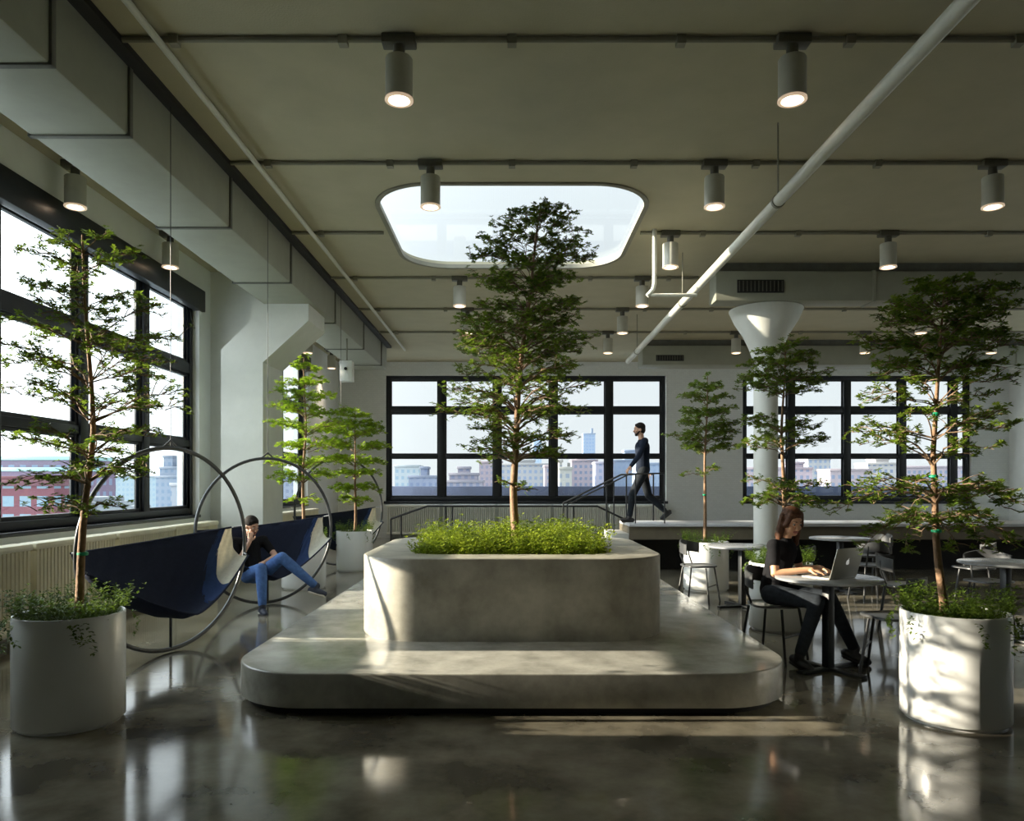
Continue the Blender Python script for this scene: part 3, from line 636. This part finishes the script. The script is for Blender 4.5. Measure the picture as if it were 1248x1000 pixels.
def chair(x, y, rz, label):
    t = thing('cafe_chair', label, 'chair', (x, y, 0), rz, 'black cafe chairs')   # front is +x
    b = MB(); out = []
    for i in range(40):
        a = 2 * PI * i / 40; rr = .215 * (1 + .10 * math.cos(4 * a)); out.append((rr * math.cos(a), rr * math.sin(a)))
    n = 40; rings = [(.0, .452), (.5, .448), (.85, .452), (1, .460), (1.0, .474), (.97, .478), (.85, .470), (.5, .466), (0, .468)]
    vs = [(x_ * s, y_ * s, z) for s, z in rings for x_, y_ in out]; b.add(vs, [(i * n + j, i * n + (j + 1) % n, (i + 1) * n + (j + 1) % n, (i + 1) * n + j) for i in range(len(rings) - 1) for j in range(n)]); b.build('seat', 'seat', t, smooth=60)
    for sx, sy in ((1, 1), (1, -1), (-1, 1), (-1, -1)):
        b = MB(); b.tube([(.15 * sx, .15 * sy, .455), (.21 * sx, .20 * sy, 0.)], .0115, 8)
        lg = b.build('leg', 'black', t)
    b = MB(); m = MB(); vs = []; k = 24
    for i in range(k + 1):
        a = PI + (i / k - .5) * 2.5
        for r, z in ((.225, .66), (.225, .79), (.240, .79), (.240, .66)): vs.append((r * math.cos(a), r * math.sin(a), z - .05 * abs(i / k - .5) * 2))
    fs = [(i * 4 + j, i * 4 + (j + 1) % 4, (i + 1) * 4 + (j + 1) % 4, (i + 1) * 4 + j) for i in range(k) for j in range(4)] + [(0, 1, 2, 3), (k * 4 + 3, k * 4 + 2, k * 4 + 1, k * 4)]
    b.add(vs, fs); b.build('backrest', 'seat', t, smooth=40)
    for sy in (-1, 1):
        b = MB(); b.tube([(-.13, .13 * sy, .455), (-.185, .14 * sy, .60), (-.19, .14 * sy, .72)], .010, 8); b.build('back_support', 'black', t)
    b = MB(); b.tube([(.18, .178, .22), (.18, -.178, .22)], .008, 6); b.build('stretcher', 'black', t)
    return t
WX, WY, WR = 2.28, 6.36, math.radians(-47)
c0 = chair(WX - .02, WY + .02, WR, 'black chair on which the woman with the laptop sits')
for x, y, rz, lab in [(2.99, 5.80, 2.55, 'black chair empty across the laptop table from the woman'), (2.38, 9.42, -.6, 'black chair in front of the pot before the deck'), (4.02, 7.62, -.5, 'black chair left of the table behind the bright front right pot'),
                      (4.62, 9.5, 1.6, 'black chair on the near side of the table nearest the deck'), (5.1, 7.9, -2.0, 'black chair on the far side of the table behind the bright front right pot'),
                      (5.25, 10.7, 3.4, 'black chair right of the table nearest the deck'), (5.75, 9.2, 2.6, 'black chair standing alone at the right before the dark deck'), (3.32, 8.7, 2.5, 'black chair right of the table behind the woman')]:
    copy_thing(c0, (x, y, 0), rz, lab)

# laptop
LR = math.radians(-57)
lt = thing('laptop', 'open silver laptop on the round table before the woman', 'laptop', (2.63, 5.87, .75), LR)   # user is at -x, the lid's back faces +x
b = MB(); b.box(-.25, 0, -.178, .178, .0, .014, bev=.005); b.build('laptop_base', 'alu', lt)
b = MB(); b.box(-.205, -.10, -.150, .150, .0142, .0158); b.build('keyboard', 'key', lt, smooth=0)
ld = bpy.data.objects.new('lid', None)
b = MB(); b.box(-.004, .004, -.178, .178, 0, .246, bev=.003); ld = b.build('lid', 'alu', lt); ld.location = (.002, 0, .012); ld.rotation_euler = (0, math.radians(16), 0)
b = MB(); b.box(-.0055, -.0042, -.165, .165, .012, .236); b.build('screen', 'screen', ld, smooth=0)
b = MB(); pts = []
for i in range(36):
    a = 2 * PI * i / 36; r = .021 * (1 - .10 * math.cos(2 * a) * (math.sin(a) > 0) - .12 * max(0, math.sin(a)) ** 8 - .08 * max(0, -math.sin(a)) ** 10); yy, zz = r * 1.0 * math.cos(a), r * math.sin(a)
    dd = math.hypot(yy - .027, zz - .004)
    if dd < .013: f = .013 / max(dd, 1e-4); yy = .027 + (yy - .027) * f; zz = .004 + (zz - .004) * f
    pts.append((yy, zz + .128))
nn = len(pts); b.add([(.0042, y_, z_) for y_, z_ in pts] + [(.0052, y_, z_) for y_, z_ in pts], [tuple(range(nn - 1, -1, -1)), tuple(range(nn, 2 * nn))] + [(i, (i + 1) % nn, nn + (i + 1) % nn, nn + i) for i in range(nn)])
lf = [(-.001, .150), (.004, .152), (.010, .158), (.011, .164), (.005, .162), (0, .156)]; nn = len(lf)
b.add([(.0042, y_, z_) for y_, z_ in lf] + [(.0052, y_, z_) for y_, z_ in lf], [tuple(range(nn - 1, -1, -1)), tuple(range(nn, 2 * nn))] + [(i, (i + 1) % nn, nn + (i + 1) % nn, nn + i) for i in range(nn)])
b.build('logo', 'logo', ld, smooth=0)

# ------------------------------------------------------------------ people  (local frame: +x forward, +y left, +z up)
def fused(b, name, m, parent, voxel, smooth=4):
    o = b.build(name, m, parent, smooth=180, clean=False)
    r = o.modifiers.new('fuse', 'REMESH'); r.mode = 'VOXEL'; r.voxel_size = voxel; r.use_smooth_shade = True
    s = o.modifiers.new('soft', 'SMOOTH'); s.factor = .5; s.iterations = smooth
    return o
def frame(x, up):   # columns: x axis, side, up
    x = Vector(x).normalized(); y = Vector(up).cross(x).normalized(); z = x.cross(y); return Matrix((x, y, z)).transposed()
def hand(b, wrist, dirn, back, thumb, curl=.5, sc=1.):
    """dirn: towards the fingertips, back: normal on the back of the hand, thumb: +1 thumb on dirn x back side or -1"""
    d = Vector(dirn).normalized(); n = Vector(back); n = (n - d * n.dot(d)).normalized(); s = d.cross(n) * thumb; W = Vector(wrist)
    b.cap(W, W + d * .03 * sc, .024 * sc, .026 * sc, 10)
    for k in (-1.2, -.4, .4, 1.2): b.cap(W + d * .02 * sc + s * k * .014 * sc, W + d * .085 * sc + s * k * .017 * sc, .014 * sc, .0115 * sc, 8)
    for k, ln in ((1.4, .070), (.48, .080), (-.46, .074), (-1.36, .058)):
        p = W + d * .088 * sc + s * k * .0175 * sc; a = curl * .45
        for j, fr in enumerate((.44, .31, .25)):
            dd = d * math.cos(a) - n * math.sin(a) + s * k * .05; q = p + dd.normalized() * ln * fr * sc * 1.0; b.cap(p, q, (.0092 - .0009 * j) * sc, (.0083 - .0009 * j) * sc, 8); p = q; a += curl * .62
    p = W + d * .025 * sc + s * .022 * sc; q = p + (d * .7 + s * .75 - n * .25).normalized() * .042 * sc; r = q + (d * .95 + s * .25 - n * .3).normalized() * .03 * sc
    b.cap(p, q, .0135 * sc, .0105 * sc, 8); b.cap(q, r, .0102 * sc, .0082 * sc, 8)
def head(b, c, fwd, up, sc=1.):
    Mx = frame(fwd, up); P = lambda x, y, z: Vector(c) + Mx @ (Vector((x, y, z)) * sc)
    b.ball(P(-.012, 0, .022), tuple(q * sc for q in (.095, .074, .092)), 20, 14, mtx=Mx); b.ball(P(.012, 0, -.035), tuple(q * sc for q in (.070, .058, .078)), 18, 12, mtx=Mx)
    b.cap(P(.045, .02, -.085), P(.045, -.02, -.085), .026 * sc, .026 * sc)
    b.cap(P(.083, 0, .008), P(.100, 0, -.028), .008 * sc, .014 * sc, 8); b.cap(P(.092, .010, -.032), P(.092, -.010, -.032), .008 * sc, .008 * sc, 8)
    b.cap(P(.078, .028, .028), P(.078, -.028, .028), .010 * sc, .010 * sc, 8)
    for s in (-1, 1): b.ball(P(-.008, .073 * s, -.012), tuple(q * sc for q in (.018, .010, .030)), 10, 8, mtx=Mx); b.ball(P(.055, .036 * s, -.03), .026 * sc, 10, 8)
    return P, Mx
def face(parent, P, Mx, sc):
    for s in (-1, 1):
        b = MB(); b.ball(P(.0755, .031 * s, .010), .0105 * sc, 10, 8); e = b.build('eye', 'eye', parent, smooth=180)
        b = MB(); b.ball(P(.0835, .030 * s, .009), .0062 * sc, 8, 6); b.build('iris', 'iris', e, smooth=180)
    b = MB(); b.cap(P(.083, .020, -.058), P(.083, -.020, -.058), .0058 * sc, .0058 * sc, 8); b.cap(P(.084, .012, -.064), P(.084, -.012, -.064), .006 * sc, .006 * sc, 8); b.build('mouth', 'lip', parent, smooth=180)
    b = MB()
    for s in (-1, 1): b.cap(P(.086, .018 * s, .036), P(.076, .046 * s, .036), .004 * sc, .003 * sc, 6)
    b.build('eyebrows', 'hairb', parent, smooth=180)
def hair_cap(b, P, Mx, sc, front=.04):
    b.ball(P(-.022, 0, .045), tuple(q * sc for q in (.096, .083, .084)), 18, 12, mtx=Mx); b.ball(P(-.048, 0, .0), tuple(q * sc for q in (.066, .078, .085)), 16, 10, mtx=Mx)
    b.ball(P(front - .01, 0, .088), tuple(q * sc for q in (.040, .055, .024)), 14, 8, mtx=Mx)
def shoe(b, so, ankle, toe_dir, up=(0, 0, 1), L=.26):
    d = Vector(toe_dir).normalized(); u = Vector(up); u = (u - d * u.dot(d)).normalized(); A = Vector(ankle); heel = A - u * .055 - d * .055
    b.cap(heel, heel + d * L * .5, .036, .042, 12); b.cap(heel + d * L * .4, heel + d * (L - .075), .043, .032, 12); b.cap(A + u * .01, A - u * .04, .042, .042, 12)
    s = d.cross(u)
    for k in (-.018, .018): so.cap(heel - u * .032 + s * k - d * .0, heel - u * .032 + d * (L - .08) + s * k, .016, .015, 8)
def person(name, label, loc, rz, J, top, bottom, hairm, skin, shoem, sleeve, hands, longhair=False, beard=False, hs=1., thick=1., bottom_b=None):
    """J holds joints; sleeve 0..2: 1 = short, 2 = long"""
    t = thing(name, label, 'person', loc, rz); V = {k: Vector(v) for k, v in J.items() if k not in ('fwd', 'up')}
    k = thick
    # body, one continuous surface
    b = MB()
    b.cap(V['pelvis'], V['waist'], .105 * k, .098 * k); b.cap(V['waist'], V['chest'], .098 * k, .115 * k); b.cap(V['chest'], V['neck'], .06, .050)
    P, Mx = head(b, V['head'], J['fwd'], J['up'], hs); b.cap(V['neck'], P(-.02, 0, -.05), .052, .050)
    for s in 'lr':
        b.cap(V['chest'], V['sh_' + s], .075, .052); b.cap(V['sh_' + s], V['el_' + s], .046 * k, .036 * k); b.cap(V['el_' + s], V['wr_' + s], .036 * k, .024)
        hip = V['pelvis'].lerp(V['hip_' + s], .9); b.cap(hip, V['kn_' + s], .080 * k, .054 * k); b.cap(V['kn_' + s], V['an_' + s], .054 * k, .034)
        m = V['kn_' + s].lerp(V['an_' + s], .3); b.cap(m, m.lerp(V['an_' + s], .25), .054 * k, .048 * k)
        b.cap(V['an_' + s], V['an_' + s] + Vector((0, 0, -.02)), .036, .036)
        hd = hands[s]; hand(b, V['wr_' + s], hd[0], hd[1], hd[2], hd[3], hd[4] if len(hd) > 4 else 1.)
    body = fused(b, 'body', skin, t, .0048, 3)
    face(t, P, Mx, hs)
    # top
    b = MB(); f = 1.0
    if 'sh_l' in V:
        b.cap(V['pelvis'] + (V['waist'] - V['pelvis']) * .05, V['waist'], .128 * k, .118 * k); b.cap(V['waist'], V['chest'], .118 * k, .134 * k); b.cap(V['chest'], V['chest'].lerp(V['neck'], .55), .10 * k, .072)
        for s in 'lr':
            b.cap(V['chest'], V['sh_' + s], .095 * k, .066 * k); e = V['el_' + s] if sleeve > 1 else V['sh_' + s].lerp(V['el_' + s], .62); b.cap(V['sh_' + s], e, .060 * k, .050 * k)
            if sleeve > 1: b.cap(V['el_' + s], V['el_' + s].lerp(V['wr_' + s], .93), .048 * k, .036)
    fused(b, 'shirt' if sleeve < 2 else 'sweater', top, t, .008, 5)
    b = MB()
    b.cap(V['pelvis'], V['pelvis'] + (V['waist'] - V['pelvis']) * .3, .124 * k, .116 * k)
    for s in 'lr':
        hip = V['pelvis'].lerp(V['hip_' + s], .85); b.cap(hip, V['kn_' + s], .096 * k, .068 * k); m = V['kn_' + s].lerp(V['an_' + s], .3); b.cap(V['kn_' + s], m, .067 * k, .065 * k); b.cap(m, V['kn_' + s].lerp(V['an_' + s], .93), .064 * k, .048)
    fused(b, 'trousers', bottom, t, .008, 4)
    for s in 'lr':
        b = MB(); so = MB(); shoe(b, so, V['an_' + s], J['toe_' + s], J.get('su_' + s, (0, 0, 1))); o = fused(b, 'shoe', shoem, t, .007, 3); so.build('sole', 'sole' if shoem == 'shoeb' else 'shoe', o, smooth=60)
    b = MB(); hair_cap(b, P, Mx, hs)
    if longhair:
        for s in (-1, 1):
            b.cap(P(-.035, .066 * s, .04), P(-.01, .082 * s, -.08), .034, .034); b.cap(P(-.01, .080 * s, -.07), P(.02, .085 * s, -.20), .034, .026); b.cap(P(.03, .045 * s, .085), P(.035, .075 * s, -.02), .022, .022)
        b.cap(P(-.075, 0, 0), P(-.09, 0, -.17), .062, .05)
    fused(b, 'hair', hairm, t, .007, 2)
    if beard:
        b = MB(); b.cap(P(.058, .022, -.088), P(.058, -.022, -.088), .026, .026)
        for s in (-1, 1): b.cap(P(.056, .028 * s, -.085), P(.005, .064 * s, -.03), .020, .012)
        b.cap(P(.090, .018, -.046), P(.090, -.018, -.046), .0065, .0065, 8)
        fused(b, 'beard', hairm, t, .006, 2)
    return t
# the woman at the laptop
person('person', 'seated woman with long auburn hair in a black top typing on the laptop', (WX, WY, 0), WR, dict(
    pelvis=(-.03, 0, .585), waist=(-.01, 0, .72), chest=(.05, 0, .93), neck=(.08, 0, 1.065), head=(.135, 0, 1.185), fwd=(.80, -.42, -.40), up=(.36, -.18, .9),
    sh_l=(.06, .165, .985), sh_r=(.06, -.165, .985), el_l=(.10, .225, .76), el_r=(.10, -.225, .76), wr_l=(.32, .11, .80), wr_r=(.32, -.09, .80),
    hip_l=(0, .10, .56), hip_r=(0, -.10, .56), kn_l=(.40, .13, .55), kn_r=(.41, -.12, .55), an_l=(.55, .26, .13), an_r=(.30, -.20, .11), toe_l=(.75, .5, -.35), toe_r=(.9, -.3, -.25)),
    'tee', 'legg', 'hairr', 'skin2', 'shoe', 1, dict(l=((.9, -.35, -.10), (.1, .1, 1), -1, .55, .95), r=((.9, .30, -.10), (.1, -.1, 1), 1, .55, .95)), longhair=True, hs=1.0, thick=.92)
# the man in the hoop chair
GR = math.radians(-50)
person('person', 'seated man in black shirt and blue jeans, hand to face, in the hoop chair', (-3.17, 9.10, -.02), GR, dict(
    pelvis=(-.02, 0, .42), waist=(-.10, 0, .55), chest=(-.19, .0, .74), neck=(-.22, 0, .89), head=(-.18, .03, 1.0), fwd=(.82, .28, -.42), up=(.3, 0, .95),
    sh_l=(-.19, .18, .81), sh_r=(-.20, -.18, .81), el_l=(.02, .26, .62), el_r=(-.04, -.20, .56), wr_l=(.13, .06, .56), wr_r=(-.035, -.05, .815),
    hip_l=(0, .10, .40), hip_r=(0, -.10, .40), kn_l=(.42, .17, .64), kn_r=(.46, -.10, .53), an_l=(.62, .52, .28), an_r=(.58, -.13, .10), toe_l=(.62, .65, -.25), su_l=(-.2, .2, .9), toe_r=(1, -.1, -.12)),
    'tee', 'jeans', 'hairb', 'skin', 'shoeb', 1, dict(l=((.75, -.55, .05), (.1, 0, 1), -1, .5), r=((-.28, .22, .9), (.7, -.2, .3), 1, .9)), hs=1.0)
# the man walking on the deck
person('person', 'bearded man in navy sweater and charcoal trousers walking along the raised deck', (2.33, 13.15, .83), PI, dict(
    pelvis=(0, 0, .93), waist=(.0, 0, 1.08), chest=(.01, 0, 1.33), neck=(.03, 0, 1.50), head=(.065, 0, 1.645), fwd=(1, 0, -.08), up=(0.03, 0, 1),
    sh_l=(.0, .19, 1.43), sh_r=(.0, -.19, 1.43), el_l=(.12, .25, 1.16), el_r=(-.10, -.24, 1.15), wr_l=(.27, .33, .98), wr_r=(-.13, -.25, .90),
    hip_l=(0, .09, .90), hip_r=(0, -.09, .90), kn_l=(.20, .09, .49), kn_r=(-.12, -.10, .47), an_l=(.25, .09, .095), an_r=(-.42, -.10, .19), toe_l=(1, 0, 0), toe_r=(.75, 0, -.62)),
    'sweater', 'trous', 'hairb', 'skin', 'shoe', 2, dict(l=((.6, .25, -.65), (.5, .5, .5), -1, .9), r=((.0, .02, -1), (-.2, -1, 0), 1, .55)), beard=True)

# ------------------------------------------------------------------ outside
b = MB(); b.box(-400, 400, -60, 900, -31, -30); g = struct(b.build('ground', 'ground', smooth=0))
b = MB(); b.box(-6, 16, YF + .36, YF + 3.2, .55, .70); struct(b.build('terrace_floor', 'deck', smooth=0))['category'] = 'terrace'
b = MB(); b.box(-6, 16, YF + 3.0, YF + 3.2, .70, 1.44, bev=.02); struct(b.build('parapet_wall', 'parapet'))['category'] = 'parapet'
def px(x, Y): return (x - CX) * Y / F
def pz(y, Y): return CZ + (HY - y) * Y / F
def bld(label, tiers, Y, wall, pane, dep=5, sx=1., sz=.85, fx=.5, fz=.5, extra=None, roof=None):
    """tiers: (x0,x1,ytop) outline steps at real distance Y"""
    t = thing('building', label, 'building', (px((tiers[0][0] + tiers[0][1]) / 2, Y), Y, 0), group='city buildings outside')
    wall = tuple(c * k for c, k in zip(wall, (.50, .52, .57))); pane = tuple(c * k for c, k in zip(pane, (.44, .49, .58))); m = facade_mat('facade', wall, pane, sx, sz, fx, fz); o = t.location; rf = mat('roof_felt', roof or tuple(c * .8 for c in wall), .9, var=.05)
    zb = -30
    for i, (a, c, yt) in enumerate(tiers):
        q = MB(); zt = pz(yt, Y); ins = i * .8; x0, x1 = px(a, Y) - o.x, px(c, Y) - o.x
        q.box(x0, x1, ins, dep - ins, zb, zt); q.build('facade', m, t, smooth=0)
        q = MB(); q.box(x0 - .15, x1 + .15, ins - .15, dep - ins + .15, zt, zt + .4, bev=.05); q.build('cornice', rf, t); zb = zt - .01
    if extra:
        x, y0, y1, w = extra; q = MB(); q.box(px(x, Y) - o.x - w, px(x, Y) - o.x + w, dep / 2 - w, dep / 2 + w, pz(y0, Y) - 1, pz(y1, Y)); q.build('mast', rf, t)
    return t
P1, P2, P3, P4 = (.66, .54, .55), (.55, .58, .66), (.70, .68, .64), (.48, .56, .68)
G1, G2 = (.40, .42, .50), (.50, .56, .66)
bld('pale glass office block at the left end of the far window skyline', [(481, 511, 569)], 130, (.74, .78, .76), (.58, .68, .70))
bld('stepped grey-blue tower beside the pale glass block', [(498, 532, 582), (512, 520, 571)], 118, (.42, .46, .56), (.34, .38, .48))
bld('stepped brown apartment block with crenellated top', [(540, 588, 588), (547, 582, 579), (557, 572, 571)], 112, (.50, .46, .50), (.38, .38, .46))
bld('pink slab block left of the planter tree trunk', [(584, 612, 564)], 150, P1, (.52, .46, .52))
bld('wide pale grid block behind the planter tree trunk', [(608, 668, 567), (628, 652, 562)], 135, P3, G2)
bld('slender pale blue spire tower far behind the others', [(650, 660, 533)], 260, (.66, .74, .82), (.60, .70, .80))
bld('low pink row of lofts left of the turreted block', [(664, 684, 569)], 125, P1, G1)
bld('beige turreted block with two small towers', [(682, 697, 572), (682, 685.5, 563)], 100, (.64, .60, .52), (.44, .44, .46), extra=(695, 572, 563, .2))
bld('tall blue tower with a crane mast on the skyline', [(711, 725.5, 529)], 250, (.52, .60, .72), (.46, .55, .70), extra=(722.5, 529, 521, .35))
bld('pink brick row right of the turreted block', [(697, 728, 562), (703, 715, 558)], 145, P1, G1)
bld('lilac block beside the walking man', [(726, 748, 565)], 128, (.60, .56, .64), (.44, .46, .58))
bld('flat pale block behind the walking man', [(746, 772, 562), (762, 776, 550)], 150, P4, G2)
bld('small blue block at the right end of the long far window', [(776, 815, 566)], 135, P4, (.42, .50, .62))
bld('pink loft block seen just right of the white column', [(900, 990, 572), (966, 982, 565)], 120, P1, G1)
bld('pale tower beyond the pink lofts', [(985, 1012, 560)], 150, P3, G2)
bld('long pink warehouse between the right window mullions', [(1012, 1062, 574)], 115, (.62, .50, .50), G1)
bld('cream block with rows of windows behind the right tree', [(1058, 1098, 566), (1070, 1086, 560)], 130, (.72, .66, .60), G1)
bld('brick block at the right end of the right far window', [(1100, 1190, 570)], 140, (.62, .52, .54), G1)
# buildings through the left windows
bld('red brick building with pale windows outside the left window', [(-60, 66, 592), (-60, 66, 587)], 50, (.40, .17, .19), (.55, .68, .72), 4, sx=.86, sz=.82, fx=.66, fz=.58)
bld('purple brick building with teal roof behind the red one', [(-20, 104, 574), (-20, 104, 560)], 78, (.44, .32, .42), (.52, .56, .66), 6, sx=.8, sz=.7, roof=(.36, .56, .56))
bld('low white roofed shed outside the left window', [(64, 118, 618), (90, 112, 612)], 55, (.76, .78, .78), (.60, .66, .70), 5)
bld('pale hazy slab beyond the nearest hoop chair', [(108, 190, 582)], 170, (.62, .72, .74), (.58, .69, .72), 8)
bld('white flat depot below the pale hazy slab', [(122, 150, 622)], 70, (.80, .82, .82), (.70, .75, .78), 5)
bld('stepped grey tower seen through the last pane of the left window', [(190, 232, 582), (192, 222, 571), (194, 205, 557)], 125, (.50, .56, .64), (.42, .50, .58))
bld('white gridded block under the stepped grey tower', [(208, 246, 592)], 95, (.78, .80, .82), (.46, .56, .66), 5, sx=.8, sz=.75)
bld('pale block outside the second left window', [(300, 352, 575)], 160, P4, G2)
bld('grey warehouse outside the second left window', [(346, 420, 582)], 130, P2, G1)

# ------------------------------------------------------------------ light
SKY_BASE, SKY_GLOW, SKY_ZEN = .80, 7.0, 2.2
W = bpy.data.worlds.new('World'); S.world = W; W.use_nodes = True; t = W.node_tree; bg = t.nodes['Background']
tc = t.nodes.new('ShaderNodeTexCoord'); sp = t.nodes.new('ShaderNodeSeparateXYZ'); t.links.new(tc.outputs['Generated'], sp.inputs[0])
rp = t.nodes.new('ShaderNodeValToRGB'); rp.color_ramp.elements[0].position = 0.; rp.color_ramp.elements[0].color = (.93, .975, .985, 1); rp.color_ramp.elements[1].position = .8; rp.color_ramp.elements[1].color = (.78, .88, .92, 1)
t.links.new(sp.outputs['Z'], rp.inputs['Fac'])
# hazy sky, brighter around the low sun and overhead
dt = t.nodes.new('ShaderNodeVectorMath'); dt.operation = 'DOT_PRODUCT'; dt.inputs[1].default_value = (-.961, 0, .276); t.links.new(tc.outputs['Generated'], dt.inputs[0])
def mth(op, a, v):
    n = t.nodes.new('ShaderNodeMath'); n.operation = op; t.links.new(a, n.inputs[0])
    if isinstance(v, (int, float)): n.inputs[1].default_value = v
    else: t.links.new(v, n.inputs[1])
    return n.outputs[0]
gl = mth('MULTIPLY', mth('POWER', mth('MAXIMUM', dt.outputs['Value'], 0.), 2.5), SKY_GLOW)
zn = mth('MULTIPLY', mth('POWER', mth('MAXIMUM', sp.outputs['Z'], 0.), 3.), SKY_ZEN)
st = mth('ADD', mth('ADD', gl, zn), SKY_BASE)
t.links.new(rp.outputs['Color'], bg.inputs['Color']); t.links.new(st, bg.inputs['Strength'])
sun = bpy.data.lights.new('sun', 'SUN'); sun.energy = 14.; sun.color = (1., .86, .66); sun.angle = math.radians(.5)
so = bpy.data.objects.new('sun', sun); COL.objects.link(so)
el = math.radians(16); so.rotation_euler = Vector((math.cos(el), 0, -math.sin(el))).to_track_quat('-Z', 'Y').to_euler(); so.location = (-30, 6, 10)
for k, (i, x) in enumerate(lamps):
    l = bpy.data.lights.new('lamp_beam', 'SPOT'); l.energy = 14 if i < 4 else 60; l.color = (1, .80, .58); l.spot_size = math.radians(95); l.spot_blend = 1; l.shadow_soft_size = .06
    o = bpy.data.objects.new('lamp_beam', l); COL.objects.link(o); o.location = (x, ROWS[i], H - .505)
def portal(name, c, rot, sx, sy):
    l = bpy.data.lights.new(name, 'AREA'); l.shape = 'RECTANGLE'; l.size = sx; l.size_y = sy; l.cycles.is_portal = True
    o = bpy.data.objects.new(name, l); COL.objects.link(o); o.location = c; o.rotation_euler = rot
for h in LH[1:]: portal('daylight_portal', (XL - .30, (h[0] + h[1]) / 2, (h[2] + h[3]) / 2), (0, -PI / 2, 0), h[3] - h[2], h[1] - h[0])
for h in FH: portal('daylight_portal', ((h[0] + h[1]) / 2, YF + .33, (h[2] + h[3]) / 2), (-PI / 2, 0, 0), h[1] - h[0], h[3] - h[2])
for h in RH: portal('daylight_portal', (XR + .28, (h[0] + h[1]) / 2, (h[2] + h[3]) / 2), (0, PI / 2, 0), h[3] - h[2], h[1] - h[0])
portal('daylight_portal', (0, 10.1, H + .45), (0, 0, 0), 3.3, 3.3)

# ------------------------------------------------------------------ camera and view
cam = bpy.data.cameras.new('camera'); co = bpy.data.objects.new('camera', cam); COL.objects.link(co); S.camera = co
co.location = (0, 0, CZ); co.rotation_euler = (PI / 2, 0, 0)
cam.sensor_fit = 'HORIZONTAL'; cam.sensor_width = 36; cam.lens = 36 * F / 1248; cam.shift_x = 0; cam.shift_y = (HY - 500) / 1248; cam.clip_end = 2000; cam.clip_start = .05
S.view_settings.view_transform = 'Standard'; S.view_settings.look = 'None'; S.view_settings.gamma = 1; S.view_settings.use_curve_mapping = False
S.view_settings.exposure = 0.3
S.cycles.use_denoising = True; S.cycles.max_bounces = 10; S.cycles.diffuse_bounces = 6; S.cycles.glossy_bounces = 4; S.cycles.transparent_max_bounces = 16; S.cycles.caustics_reflective = False; S.cycles.caustics_refractive = False
